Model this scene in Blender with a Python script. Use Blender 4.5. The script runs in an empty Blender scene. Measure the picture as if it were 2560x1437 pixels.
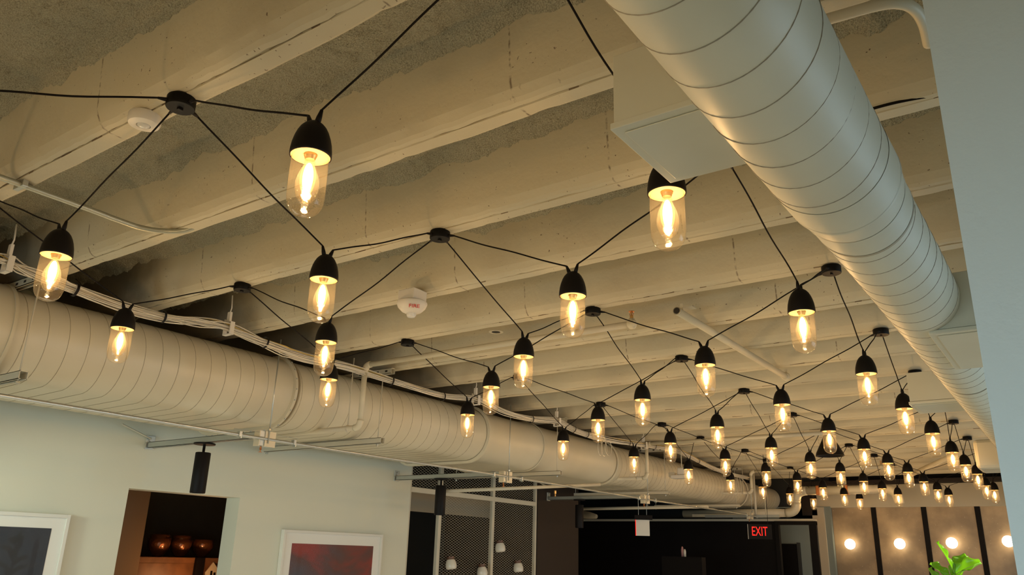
import bpy, bmesh, math, random
import numpy as np
from mathutils import Vector, Matrix

random.seed(7)
rng = np.random.default_rng(11)
C = bpy.context.scene.collection
SC = bpy.context.scene
PI = math.pi
CZ = 1.6                      # eye height of the photographer

# ------------------------------------------------------------------ camera
YAW, PITCH, ROLL, FPX = -0.62746, 0.325594, 0.0292293, 1983.0
_f = Vector((math.sin(YAW) * math.cos(PITCH), math.cos(YAW) * math.cos(PITCH), math.sin(PITCH)))
_r = Vector((math.cos(YAW), -math.sin(YAW), 0))
_u = _r.cross(_f)
CR = _r * math.cos(ROLL) + _u * math.sin(ROLL)
CU = -_r * math.sin(ROLL) + _u * math.cos(ROLL)
CF = _f
cam_d = bpy.data.cameras.new('camera')
cam = bpy.data.objects.new('camera', cam_d)
C.objects.link(cam)
cam_d.sensor_width = 36.0
cam_d.lens = 36.0 * FPX / 2560.0
cam_d.clip_start = 0.05
M3 = Matrix((CR, CU, -CF)).transposed()
cam.matrix_world = Matrix.Translation((0, 0, CZ)) @ M3.to_4x4()
SC.camera = cam

# ------------------------------------------------------------------ world, sun, window light, exposure
LAMP_W = 6.8          # watts of each filament bulb
LAMP_COL = (1.0, 0.62, 0.29)
w = bpy.data.worlds.new('sky')
SC.world = w
w.use_nodes = True
nt = w.node_tree
nt.nodes.clear()
wo = nt.nodes.new('ShaderNodeOutputWorld')
wb = nt.nodes.new('ShaderNodeBackground')
wb.inputs['Color'].default_value = (0.55, 0.74, 1.0, 1)
wb.inputs['Strength'].default_value = 0.7
nt.links.new(wb.outputs[0], wo.inputs[0])
sd = bpy.data.lights.new('sun', 'SUN')
sd.energy = 12.0
sd.color = (1.0, 0.93, 0.82)
sd.angle = 0.01
sun = bpy.data.objects.new('sun', sd)
C.objects.link(sun)
sun.rotation_euler = (-Vector((-1.0, -0.28, -0.22))).to_track_quat('Z', 'Y').to_euler()


def area(name, loc, target, sx, sy, power, col):
    d = bpy.data.lights.new(name, 'AREA')
    d.shape = 'RECTANGLE'
    d.size, d.size_y = sx, sy
    d.energy = power
    d.color = col
    o = bpy.data.objects.new(name, d)
    C.objects.link(o)
    o.location = loc
    o.rotation_euler = (Vector(loc) - Vector(target)).to_track_quat('Z', 'Y').to_euler()
    return o


DAY = (0.60, 0.86, 1.0)
# daylight entering by the window openings of the right and rear walls
area('window_daylight', (2.58, 5.2, 1.55), (0, 5.2, 0.2), 4.0, 1.9, 62, DAY)
area('window_daylight', (2.58, -2.45, 1.55), (0, -2.45, 0.2), 1.8, 1.9, 24, DAY)
area('window_daylight', (-1.2, -3.92, 1.05), (-1.2, 0, 0.3), 4.2, 1.05, 115, DAY)
area('window_daylight', (2.58, 10.5, 1.55), (0, 10.5, 0.2), 4.0, 1.9, 20, DAY)

SC.view_settings.view_transform = 'Standard'
SC.view_settings.look = 'None'
SC.view_settings.gamma = 1.0
SC.view_settings.use_curve_mapping = False
SC.view_settings.exposure = 0.0
SC.cycles.use_denoising = True
SC.cycles.max_bounces = 6
SC.cycles.diffuse_bounces = 3
SC.cycles.glossy_bounces = 3
SC.cycles.transmission_bounces = 4
SC.cycles.transparent_max_bounces = 24
SC.cycles.sample_clamp_indirect = 3.0
SC.cycles.use_light_tree = True
SC.cycles.use_adaptive_sampling = True
SC.cycles.adaptive_threshold = 0.02
SC.cycles.caustics_reflective = False
SC.cycles.caustics_refractive = False


# ------------------------------------------------------------------ geometry from sight lines
def ray(px, py):
    return CR * ((px - 1280) / FPX) - CU * ((py - 718.5) / FPX) + CF


def onz(px, py, z):          # point on a horizontal plane at height z
    d = ray(px, py)
    t = (z - CZ) / d.z
    return Vector((d.x * t, d.y * t, z))


def ony(px, py, y):
    d = ray(px, py)
    return d * (y / d.y) + Vector((0, 0, CZ))


def onx(px, py, x):
    d = ray(px, py)
    return d * (x / d.x) + Vector((0, 0, CZ))


# ------------------------------------------------------------------ materials
def mat(name, col, rough=0.6, metal=0.0, spec=0.5, noise=None, bump=None, emit=None, coat=0.0):
    m = bpy.data.materials.new(name)
    m.use_nodes = True
    n, l = m.node_tree.nodes, m.node_tree.links
    b = n['Principled BSDF']
    b.inputs['Base Color'].default_value = (*col, 1)
    b.inputs['Roughness'].default_value = rough
    b.inputs['Metallic'].default_value = metal
    b.inputs['Specular IOR Level'].default_value = spec
    b.inputs['Coat Weight'].default_value = coat
    tc = n.new('ShaderNodeTexCoord')
    if noise:                 # (scale, second colour, lo, hi)
        t = n.new('ShaderNodeTexNoise')
        t.inputs['Scale'].default_value = noise[0]
        t.inputs['Detail'].default_value = 5
        l.new(tc.outputs['Object'], t.inputs['Vector'])
        r = n.new('ShaderNodeMapRange')
        r.inputs[1].default_value, r.inputs[2].default_value = noise[2], noise[3]
        l.new(t.outputs['Fac'], r.inputs[0])
        mx = n.new('ShaderNodeMix')
        mx.data_type = 'RGBA'
        mx.inputs[6].default_value = (*col, 1)
        mx.inputs[7].default_value = (*noise[1], 1)
        l.new(r.outputs[0], mx.inputs[0])
        l.new(mx.outputs[2], b.inputs['Base Color'])
    if bump:                  # (scale, distance)
        t = n.new('ShaderNodeTexNoise')
        t.inputs['Scale'].default_value = bump[0]
        t.inputs['Detail'].default_value = 6
        l.new(tc.outputs['Object'], t.inputs['Vector'])
        bp = n.new('ShaderNodeBump')
        bp.inputs['Distance'].default_value = bump[1]
        bp.inputs['Strength'].default_value = 1.0
        l.new(t.outputs['Fac'], bp.inputs['Height'])
        l.new(bp.outputs[0], b.inputs['Normal'])
    if emit:
        b.inputs['Emission Color'].default_value = (*emit[0], 1)
        b.inputs['Emission Strength'].default_value = emit[1]
    return m


def emission_mix(name, col, strength, fac):
    """a glowing, see-through shell: constant mix of transparent and emission"""
    m = bpy.data.materials.new(name)
    m.use_nodes = True
    n, l = m.node_tree.nodes, m.node_tree.links
    n.clear()
    o = n.new('ShaderNodeOutputMaterial')
    e = n.new('ShaderNodeEmission')
    e.inputs['Color'].default_value = (*col, 1)
    e.inputs['Strength'].default_value = strength
    t = n.new('ShaderNodeBsdfTransparent')
    x = n.new('ShaderNodeMixShader')
    x.inputs[0].default_value = fac
    l.new(t.outputs[0], x.inputs[1])
    l.new(e.outputs[0], x.inputs[2])
    l.new(x.outputs[0], o.inputs[0])
    return m


def thin_glass(name, tint=(1, 1, 1), rough=0.03, ior=1.45, dust=0.0, wave=0.0):
    m = bpy.data.materials.new(name)
    m.use_nodes = True
    n, l = m.node_tree.nodes, m.node_tree.links
    n.clear()
    o = n.new('ShaderNodeOutputMaterial')
    t = n.new('ShaderNodeBsdfTransparent')
    t.inputs[0].default_value = (*tint, 1)
    g = n.new('ShaderNodeBsdfGlossy')
    g.inputs['Roughness'].default_value = rough
    f = n.new('ShaderNodeFresnel')
    ge = n.new('ShaderNodeNewGeometry')
    iv = n.new('ShaderNodeMapRange')          # same reflectance from either side of the sheet
    iv.inputs[3].default_value, iv.inputs[4].default_value = ior, 1.0 / ior
    l.new(ge.outputs['Backfacing'], iv.inputs[0])
    l.new(iv.outputs[0], f.inputs[0])
    x = n.new('ShaderNodeMixShader')
    l.new(f.outputs[0], x.inputs[0])
    l.new(t.outputs[0], x.inputs[1])
    l.new(g.outputs[0], x.inputs[2])
    out = x.outputs[0]
    if wave:                  # uneven moulded glass
        tc = n.new('ShaderNodeTexCoord')
        tx = n.new('ShaderNodeTexNoise')
        tx.inputs['Scale'].default_value = 90
        l.new(tc.outputs['Object'], tx.inputs['Vector'])
        bp = n.new('ShaderNodeBump')
        bp.inputs['Distance'].default_value = wave
        l.new(tx.outputs['Fac'], bp.inputs['Height'])
        l.new(bp.outputs[0], g.inputs['Normal'])
    if dust:                  # a thin film of dust scatters the bulb's light
        d = n.new('ShaderNodeBsdfTranslucent')
        d.inputs[0].default_value = (0.95, 0.85, 0.65, 1)
        y = n.new('ShaderNodeMixShader')
        y.inputs[0].default_value = dust
        l.new(out, y.inputs[1])
        l.new(d.outputs[0], y.inputs[2])
        out = y.outputs[0]
    l.new(out, o.inputs[0])
    return m


def dirty_paint(name, col, dirt, rough=0.65, speck=70.0, speck_lo=0.70, joints=None, painted_shade_x=None):
    """cream paint with specks of dirt, broad stains and form-joint lines"""
    m = mat(name, col, rough)
    n, l = m.node_tree.nodes, m.node_tree.links
    b = n['Principled BSDF']
    tc = n['Texture Coordinate']

    def noise(scale, detail=4, vec=None):
        t = n.new('ShaderNodeTexNoise')
        t.inputs['Scale'].default_value = scale
        t.inputs['Detail'].default_value = detail
        l.new(vec or tc.outputs['Object'], t.inputs['Vector'])
        return t.outputs['Fac']

    def rng_(v, a, b2, c=0.0, d=1.0):
        r = n.new('ShaderNodeMapRange')
        r.inputs[1].default_value, r.inputs[2].default_value = a, b2
        r.inputs[3].default_value, r.inputs[4].default_value = c, d
        l.new(v, r.inputs[0])
        return r.outputs[0]

    def mul(a, b2):
        q = n.new('ShaderNodeMath')
        q.operation = 'MULTIPLY'
        l.new(a, q.inputs[0])
        l.new(b2, q.inputs[1])
        return q.outputs[0]

    def mx(a, b2):
        q = n.new('ShaderNodeMath')
        q.operation = 'MAXIMUM'
        l.new(a, q.inputs[0])
        l.new(b2, q.inputs[1])
        return q.outputs[0]
    specks = mul(rng_(noise(speck, 2), speck_lo, speck_lo + 0.03), rng_(noise(3.0), 0.42, 0.60))
    stain = rng_(noise(1.4, 6), 0.50, 0.80, 0.0, 0.30)
    fac = mx(specks, stain)
    if joints:
        sx = n.new('ShaderNodeSeparateXYZ')
        l.new(tc.outputs['Object'], sx.inputs[0])
        md = n.new('ShaderNodeMath')
        md.operation = 'PINGPONG'
        md.inputs[1].default_value = joints
        l.new(sx.outputs[0], md.inputs[0])
        ln = rng_(md.outputs[0], 0.0, 0.006, 1.0, 0.0)
        ln = mul(ln, rng_(noise(38, 3), 0.44, 0.60))
        fac = mx(fac, ln)
    mix = n.new('ShaderNodeMix')
    mix.data_type = 'RGBA'
    mix.inputs[6].default_value = (*col, 1)
    mix.inputs[7].default_value = (*dirt, 1)
    l.new(fac, mix.inputs[0])
    out = mix.outputs[2]
    if painted_shade_x is not None:          # shade above the left duct painted into the colour, with a ragged edge
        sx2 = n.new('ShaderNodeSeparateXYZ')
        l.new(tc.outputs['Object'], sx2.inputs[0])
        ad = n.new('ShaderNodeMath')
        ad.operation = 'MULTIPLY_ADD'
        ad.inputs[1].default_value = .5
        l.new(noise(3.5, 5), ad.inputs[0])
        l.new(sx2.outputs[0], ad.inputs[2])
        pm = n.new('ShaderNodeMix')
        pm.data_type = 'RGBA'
        l.new(rng_(ad.outputs[0], painted_shade_x + .26, painted_shade_x - .12), pm.inputs[0])
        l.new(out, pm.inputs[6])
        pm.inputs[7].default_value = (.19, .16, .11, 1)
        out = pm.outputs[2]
    l.new(out, b.inputs['Base Color'])
    bp = n.new('ShaderNodeBump')
    bp.inputs['Distance'].default_value = 0.003
    l.new(noise(24, 6), bp.inputs['Height'])
    l.new(bp.outputs[0], b.inputs['Normal'])
    return m


CREAM = (0.62, 0.565, 0.41)
M = dict(
    beam=dirty_paint('cream_beam_paint', CREAM, (0.16, 0.11, 0.07), joints=0.62, painted_shade_x=-4.02),
    beam_far=dirty_paint('cream_beam_paint_plain', CREAM, (0.22, 0.16, 0.10), joints=0.62, speck_lo=0.73, painted_shade_x=-4.05),
    crack=mat('grime_in_the_joint', (0.24, 0.18, 0.11), 0.9),
    popcorn=mat('sprayed_ceiling', (0.62, 0.60, 0.46), 0.95, noise=(230, (0.27, 0.24, 0.16), 0.40, 0.78), bump=(120, 0.016), spec=0.2),
    duct=mat('cream_duct_paint', (0.66, 0.61, 0.46), 0.42, noise=(1.6, (0.60, 0.54, 0.39), 0.45, 0.75)),
    duct_white=mat('white_duct_paint', (0.68, 0.67, 0.55), 0.48, noise=(2.0, (0.62, 0.60, 0.48), 0.45, 0.75)),
    seam=mat('duct_seam', (0.36, 0.32, 0.25), 0.6),
    seam_light=mat('duct_seam_painted', (0.43, 0.38, 0.27), 0.6),
    wall=mat('pale_green_grey_wall', (0.71, 0.71, 0.58), 0.55, bump=(60, 0.0003)),
    pillar=mat('smooth_pale_wall', (0.64, 0.68, 0.66), 0.6, bump=(70, 0.0008)),
    black=mat('matte_black', (0.007, 0.0055, 0.005), 0.5, spec=0.18),
    cord=mat('black_cord', (0.008, 0.006, 0.005), 0.7, spec=0.15),
    canopy=mat('black_canopy', (0.004, 0.0035, 0.003), 0.5, spec=0.15),
    inner=mat('cream_reflector', (0.46, 0.33, 0.18), 0.4),
    brass=mat('brass', (0.75, 0.48, 0.20), 0.3, metal=1.0),
    glass=thin_glass('clear_glass', (0.985, 0.955, 0.89), dust=0.018, wave=0.0006),
    bulb=thin_glass('amber_glass', (1.0, 0.92, 0.78), 0.05, 1.35, dust=0.012),
    core=emission_mix('filament_glow', (1.0, 0.78, 0.45), 26.0, 0.55),
    halo=emission_mix('filament_halo', (1.0, 0.58, 0.20), 2.6, 0.22),
    halo2=emission_mix('bulb_haze', (1.0, 0.58, 0.22), 1.2, 0.09),
    galv=mat('galvanised_steel', (0.52, 0.54, 0.50), 0.38, metal=0.75),
    strut=mat('painted_strut', (0.62, 0.58, 0.46), 0.5),
    hole=mat('dark_hole', (0.03, 0.025, 0.02), 0.9),
    pipe=mat('cream_pipe_paint', (0.66, 0.61, 0.46), 0.45, noise=(4, (0.56, 0.51, 0.38), 0.5, 0.8)),
    boxcover=mat('cream_box_cover', (0.74, 0.66, 0.48), 0.45),
    orange=mat('red_brass', (0.55, 0.20, 0.06), 0.4, metal=0.6),
    cable=mat('white_cable', (0.66, 0.62, 0.52), 0.55),
    cable_y=mat('yellow_cable', (0.62, 0.46, 0.13), 0.55),
    plastic=mat('white_plastic', (0.74, 0.71, 0.64), 0.4),
    red=mat('red_print', (0.62, 0.03, 0.02), 0.5),
    lens=mat('clear_lens', (0.75, 0.75, 0.72), 0.12, coat=1.0),
    frame=mat('white_frame', (0.78, 0.76, 0.68), 0.4),
    matboard=mat('mat_board', (0.88, 0.87, 0.80), 0.8),
    picglass=thin_glass('picture_glass', (1, 1, 1), 0.01, 1.10),
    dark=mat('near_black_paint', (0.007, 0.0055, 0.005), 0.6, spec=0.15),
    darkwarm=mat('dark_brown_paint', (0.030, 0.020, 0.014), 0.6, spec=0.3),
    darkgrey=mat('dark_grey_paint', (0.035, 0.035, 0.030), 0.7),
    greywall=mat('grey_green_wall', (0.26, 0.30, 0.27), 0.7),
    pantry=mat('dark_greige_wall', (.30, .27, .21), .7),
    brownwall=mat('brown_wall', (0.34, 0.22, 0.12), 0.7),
    wood=mat('orange_brown_wood', (0.22, 0.10, 0.045), 0.45, noise=(9, (0.14, 0.06, 0.03), 0.4, 0.7)),
    floor=mat('pale_wood_floor', (0.50, 0.44, 0.34), 0.45, noise=(6, (0.42, 0.36, 0.27), 0.4, 0.7)),
    meshm=mat('cream_steel_mesh', (0.62, 0.58, 0.46), 0.5),
    ceramic=mat('white_ceramic', (0.74, 0.70, 0.60), 0.3, coat=0.5),
    clay=mat('brown_glaze', (0.13, 0.06, 0.035), 0.4, coat=0.3),
    amber=mat('amber_hammered_glass', (0.28, 0.10, 0.035), 0.08, coat=1.0, metal=0.5, bump=(45, 0.006)),
    globe=mat('white_globe', (0.9, 0.85, 0.75), 0.4, emit=((1.0, 0.80, 0.52), 6.5)),
    leaf=None, white=mat('white_paint', (0.75, 0.74, 0.68), 0.5),
    soil=mat('potting_soil', (0.05, 0.03, 0.02), 0.95),
    exitred=mat('lit_red_letters', (0.8, 0.02, 0.01), 0.5, emit=((1.0, 0.008, 0.006), 1.15)),
    steelpole=mat('dark_steel', (0.06, 0.055, 0.05), 0.4, metal=0.8),
)


# ------------------------------------------------------------------ mesh helpers
class MB:
    def __init__(s):
        s.v, s.f, s.m = [], [], []

    def add(s, vs, fs, mi=0):
        k = len(s.v)
        s.v += [tuple(q) for q in vs]
        s.f += [tuple(k + i for i in q) for q in fs]
        s.m += [mi] * len(fs)
        return s

    def box(s, lo, hi, mi=0, b=0.0):
        x0, y0, z0 = lo
        x1, y1, z1 = hi
        if b <= 0:
            vs = [(x0, y0, z0), (x1, y0, z0), (x1, y1, z0), (x0, y1, z0), (x0, y0, z1), (x1, y0, z1), (x1, y1, z1), (x0, y1, z1)]
            return s.add(vs, [(0, 3, 2, 1), (4, 5, 6, 7), (0, 1, 5, 4), (1, 2, 6, 5), (2, 3, 7, 6), (3, 0, 4, 7)], mi)
        bm = bmesh.new()
        bmesh.ops.create_cube(bm, size=1)
        for v in bm.verts:
            v.co = Vector(((x0 + x1) / 2 + v.co.x * (x1 - x0), (y0 + y1) / 2 + v.co.y * (y1 - y0), (z0 + z1) / 2 + v.co.z * (z1 - z0)))
        bmesh.ops.bevel(bm, geom=bm.edges[:] + bm.verts[:], offset=b, segments=2, affect='EDGES', profile=0.5)
        bm.verts.index_update()
        s.add([v.co[:] for v in bm.verts], [[v.index for v in f.verts] for f in bm.faces], mi)
        bm.free()
        return s

    def tube(s, pts, r, n=8, cap=True, mi=0, rs=None):
        pts = [Vector(p) for p in pts]
        N = len(pts)
        T = [(pts[min(i + 1, N - 1)] - pts[max(i - 1, 0)]).normalized() for i in range(N)]
        up = Vector((0, 0, 1)) if abs(T[0].z) < 0.9 else Vector((1, 0, 0))
        a = T[0].cross(up).normalized()
        vs, fs = [], []
        for i in range(N):
            a = (a - T[i] * a.dot(T[i])).normalized()
            b = T[i].cross(a)
            rr = rs[i] if rs else r
            for k in range(n):
                t = 2 * PI * k / n
                vs.append(pts[i] + (a * math.cos(t) + b * math.sin(t)) * rr)
        for i in range(N - 1):
            for k in range(n):
                fs.append((i * n + k, i * n + (k + 1) % n, (i + 1) * n + (k + 1) % n, (i + 1) * n + k))
        if cap:
            fs.append(tuple(range(n - 1, -1, -1)))
            fs.append(tuple((N - 1) * n + k for k in range(n)))
        return s.add(vs, fs, mi)

    def lathe(s, prof, n=24, o=(0, 0, 0), mi=0, axis=None):
        vs, fs = [], []
        rows = []
        for r, z in prof:
            if r < 1e-6:
                rows.append([len(vs)])
                vs.append(Vector((0, 0, z)))
            else:
                rows.append(list(range(len(vs), len(vs) + n)))
                for k in range(n):
                    t = 2 * PI * k / n
                    vs.append(Vector((r * math.cos(t), r * math.sin(t), z)))
        for a, b in zip(rows, rows[1:]):
            for k in range(n):
                if len(a) == 1 and len(b) == 1:
                    continue
                if len(a) == 1:
                    fs.append((a[0], b[k], b[(k + 1) % n]))
                elif len(b) == 1:
                    fs.append((a[k], b[0], a[(k + 1) % n]))
                else:
                    fs.append((a[k], b[k], b[(k + 1) % n], a[(k + 1) % n]))
        if axis is not None:
            q = Vector((0, 0, 1)).rotation_difference(Vector(axis).normalized())
            vs = [q @ v for v in vs]
        return s.add([v + Vector(o) for v in vs], fs, mi)

    def mesh(s, name, mats, smooth=False):
        me = bpy.data.meshes.new(name)
        me.from_pydata(s.v, [], s.f)
        for m in (mats if isinstance(mats, (list, tuple)) else [mats]):
            me.materials.append(m)
        if len(s.m) and max(s.m) > 0:
            me.polygons.foreach_set('material_index', s.m)
        if smooth:
            me.polygons.foreach_set('use_smooth', [True] * len(me.polygons))
            if smooth == 'auto':
                me.set_sharp_from_angle(angle=math.radians(14 if name == 'beam' else 40))
        me.validate()
        me.update()
        return me

    def build(s, name, mats, parent=None, smooth=False, loc=None):
        o = bpy.data.objects.new(name, s.mesh(name, mats, smooth))
        C.objects.link(o)
        if loc is not None:
            o.location = loc
        if parent is not None:
            o.parent = parent
        return o


def empty(name, loc, label, cat, group=None):
    o = bpy.data.objects.new(name, None)
    o.empty_display_size = 0.05
    C.objects.link(o)
    o.location = loc
    o['label'] = label
    o['category'] = cat
    if group:
        o['group'] = group
    return o


def tag(o, label, cat, group=None):
    o['label'] = label
    o['category'] = cat
    if group:
        o['group'] = group
    return o


def struct(o):
    o['kind'] = 'structure'
    return o


def bx(name, lo, hi, m, parent=None, b=0.0):
    return MB().box(lo, hi, 0, b).build(name, m, parent)


def sub(p, o):
    """local coordinate of a world point under an object placed at o"""
    return Vector(p) - Vector(o)


# ------------------------------------------------------------------ room shell
XL, XR = -5.55, 2.45
YB, YF = -3.8, 14.0
ZS = CZ + 1.58            # underside of the slab between the ribs
ZB = CZ + 1.30            # underside of the ribs
fl = MB().box((-10, YB - .2, -0.12), (XR + .2, 17, 0))
struct(fl.build('floor', M['floor']))

# right wall with three tall window openings, rear wall with one
def wall_with_openings(name, axis, c, th, a0, a1, z0, z1, opens, m):
    b = MB()
    def seg(p0, p1, q0, q1):
        if p1 - p0 < 1e-4 or q1 - q0 < 1e-4:
            return
        if axis == 'x':
            b.box((c, p0, q0), (c + th, p1, q1))
        else:
            b.box((p0, c, q0), (p1, c + th, q1))
    cur = a0
    for (o0, o1, h0, h1) in opens:
        seg(cur, o0, z0, z1)
        seg(o0, o1, z0, h0)
        seg(o0, o1, h1, z1)
        cur = o1
    seg(cur, a1, z0, z1)
    return struct(b.build(name, m))


wall_with_openings('wall_right', 'x', XR, 0.25, YB - .2, 14.5, 0, 3.3, [(-3.4, -1.5, 0.5, 2.55), (3.0, 7.4, 0.5, 2.55), (8.4, 12.6, 0.5, 2.55)], M['wall'])
wall_with_openings('wall_rear', 'y', YB - .25, 0.25, -6.0, XR, 0, 3.3, [(-3.4, 1.0, 0.5, 1.6)], M['wall'])
win = 1
for (a, b_) in ((-3.4, -1.5), (3.0, 7.4), (8.4, 12.6)):
    mb = MB()
    for k in range(5):
        y = a + (b_ - a) * k / 4
        mb.box((XR + .08, y - .025, 0.5), (XR + .13, y + .025, 2.55))
    mb.box((XR + .08, a, 0.5), (XR + .13, b_, 0.56)).box((XR + .08, a, 2.49), (XR + .13, b_, 2.55))
    struct(mb.build('window_%d' % win, M['black']))
    win += 1

# left wall with a doorway, ending where the mesh screen starts
AY0, AY1, AZ = 3.12, 4.05, CZ + 0.375
struct(MB().box((XL - .17, YB - .25, 0), (XL, AY0, 3.2)).box((XL - .17, AY1, 0), (XL, 6.03, 3.2))
       .box((XL - .17, AY0, AZ), (XL, AY1, 3.2)).build('wall_left', M['wall']))

# room behind the doorway
struct(MB().box((-8.2, 2.2, 0), (-8.05, 6.4, 2.9)).build('wall_pantry', M['pantry']))
struct(MB().box((-7.0, 2.0, 0), (-6.85, 4.06, 2.9)).build('wall_pantry_side', M['brownwall']))
struct(MB().box((-8.2, 2.0, 2.7), (XL - .17, 5.9, 2.8)).build('ceiling_pantry', M['darkwarm']))
struct(MB().box((-8.2, 5.85, 0), (XL - .17, 5.95, 2.8)).build('wall_pantry_end', M['darkgrey']))

# near smooth wall at the right of the picture
struct(MB().box((-0.078, 1.0, 0), (0.75, 1.28, 3.2)).build('wall_near', M['pillar']))

# ------------------------------------------------------------------ ceiling slab (sprayed) and ribs
def value_noise(nx, ny, cell, seed):
    g = np.random.default_rng(seed).random((int(ny / cell) + 3, int(nx / cell) + 3))
    ys = np.arange(ny) / cell
    xs = np.arange(nx) / cell
    yi, xi = ys.astype(int), xs.astype(int)
    fy, fx = (ys - yi)[:, None], (xs - xi)[None, :]
    fy, fx = fy * fy * (3 - 2 * fy), fx * fx * (3 - 2 * fx)
    a = g[yi][:, xi]
    b = g[yi][:, xi + 1]
    c = g[yi + 1][:, xi]
    d = g[yi + 1][:, xi + 1]
    return a * (1 - fy) * (1 - fx) + b * (1 - fy) * fx + c * fy * (1 - fx) + d * fy * fx


CANY = [1.105, 2.335, 3.60, 4.84, 6.07, 7.30, 8.38, 9.52, 10.6, 11.65, 12.62]     # rows of canopies
RIBY = []                                                               # far edge of each rib's soffit
for a, b_ in zip(CANY, CANY[1:]):
    RIBY += [a + .065, (a + b_) / 2 + .065]
RIBY += [12.665, 13.2]
RIBY = [RIBY[0] - .617 * k for k in range(7, 0, -1)] + RIBY
RW = 0.095


def slab_part(x0, x1, y0, y1, step, seed):
    nx, ny = int((x1 - x0) / step) + 1, int((y1 - y0) / step) + 1
    xs = np.linspace(x0, x1, nx)
    ys = np.linspace(y0, y1, ny)
    X_, Y_ = np.meshgrid(xs, ys)
    c = 1.0 / step
    Z = np.full_like(X_, ZS)
    Z += (value_noise(nx, ny, max(2, .30 * c), seed) - .5) * .035
    Z += (value_noise(nx, ny, max(1.2, .07 * c), seed + 1) - .5) * .022
    Z += (value_noise(nx, ny, max(1.01, .022 * c), seed + 2) - .5) * .014
    Z += (rng.random(Z.shape) - .5) * .008
    # the spray is thicker in the corner against each rib
    d = np.full_like(X_, 9.0)
    wob = (value_noise(nx, ny, max(1.5, .13 * c), seed + 3) - .35) * .05
    for r in RIBY:
        d = np.minimum(d, np.abs(Y_ - (r - RW / 2)) - RW / 2 - .03)
    Z -= np.clip(.05 - d + wob, 0, .09) * .75
    vs = np.stack([X_, Y_, Z], -1).reshape(-1, 3)
    i = np.arange(nx * ny).reshape(ny, nx)
    fs = np.stack([i[:-1, :-1], i[1:, :-1], i[1:, 1:], i[:-1, 1:]], -1).reshape(-1, 4)
    me = bpy.data.meshes.new('ceiling')
    me.vertices.add(len(vs))
    me.vertices.foreach_set('co', vs.ravel())
    me.loops.add(fs.size)
    me.loops.foreach_set('vertex_index', fs.ravel())
    me.polygons.add(len(fs))
    me.polygons.foreach_set('loop_start', np.arange(0, fs.size, 4))
    me.polygons.foreach_set('loop_total', np.full(len(fs), 4))
    me.materials.append(M['popcorn'])
    me.update(calc_edges=True)
    me.validate()
    return me


ceil = bpy.data.objects.new('ceiling', slab_part(-5.0, 1.0, 0.2, 3.6, .0125, 5))
C.objects.link(ceil)
struct(ceil)
for k, a in enumerate([(-8.0, 2.7, 3.6, 14.2, .05), (-8.0, 2.7, -4.05, 0.2, .06), (-8.0, -5.0, .2, 3.6, .05), (1.0, 2.7, .2, 3.6, .05)]):
    o = bpy.data.objects.new('sprayed_slab', slab_part(*a, 20 + 7 * k))
    C.objects.link(o)
    o.parent = ceil
bx('slab_top', (-8, -4.05, 3.30), (2.7, 14.3, 3.40), M['popcorn'], ceil)


def rib(yf, near):
    """concrete rib: tapered sides, a rounded lower corner and a soffit with a joint line"""
    L0, L1 = -6.6, XR
    n = 260 if near else 90
    rg = random.Random(int(yf * 1000))
    # section, from the near top round to the far top (dy from far soffit edge, z above soffit)
    sec = [(-RW - .042, .30), (-RW - .020, .062), (-RW - .014, .040), (-RW + .002, .014), (-RW + .014, .004),
           (-RW + .030, .0005), (-RW + .0315, .004), (-RW + .0335, .004), (-RW + .035, -.002), (-.010, -.004), (0, .001), (.004, .030), (.030, .30)]
    S = len(sec)
    ph = [[rg.random() * 6.28 for _ in range(6)] for _ in range(S)]
    b = MB()
    vs, fs, mi = [], [], []
    g2 = np.random.default_rng(int(yf * 977) % 9999 + 3)
    big = np.interp(np.linspace(0, 60, n + 1), np.arange(61), g2.random(61) - .5)
    fine = np.interp(np.linspace(0, 240, n + 1), np.arange(241), g2.random(241) - .5)
    chip = np.where(np.interp(np.linspace(0, 90, n + 1), np.arange(91), g2.random(91)) > .80, 1.0, 0.0)
    for i in range(n + 1):
        x = L0 + (L1 - L0) * i / n
        for k, (dy, dz) in enumerate(sec):
            wy = wz = 0
            if k in (9, 10, 11):
                wy = big[i] * .010 + fine[i] * .005 - chip[i] * .005
                wz = fine[i] * .004
            elif k in (3, 4, 5):
                wy = big[(i * 7) % n] * .006
                wz = fine[(i * 3) % n] * .006
            elif k in (6, 7):
                wy = big[i] * .009 + fine[(i * 3) % n] * .004
                wz = chip[(i * 5) % n] * .003
            vs.append((x, yf + dy + wy, ZB + dz + wz))
    for i in range(n):
        for k in range(S - 1):
            fs.append((i * S + k, i * S + k + 1, (i + 1) * S + k + 1, (i + 1) * S + k))
            mi.append(1 if (k == 6 and fine[(i * 3 + 5) % n] > -.22) or (k in (5, 7) and fine[(i * 11 + k) % n] > .33) else 0)
    b.v, b.f, b.m = vs, fs, mi
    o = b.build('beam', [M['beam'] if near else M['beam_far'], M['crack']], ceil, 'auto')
    return o


for y in RIBY:
    rib(y, y < 5.5)

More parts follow.
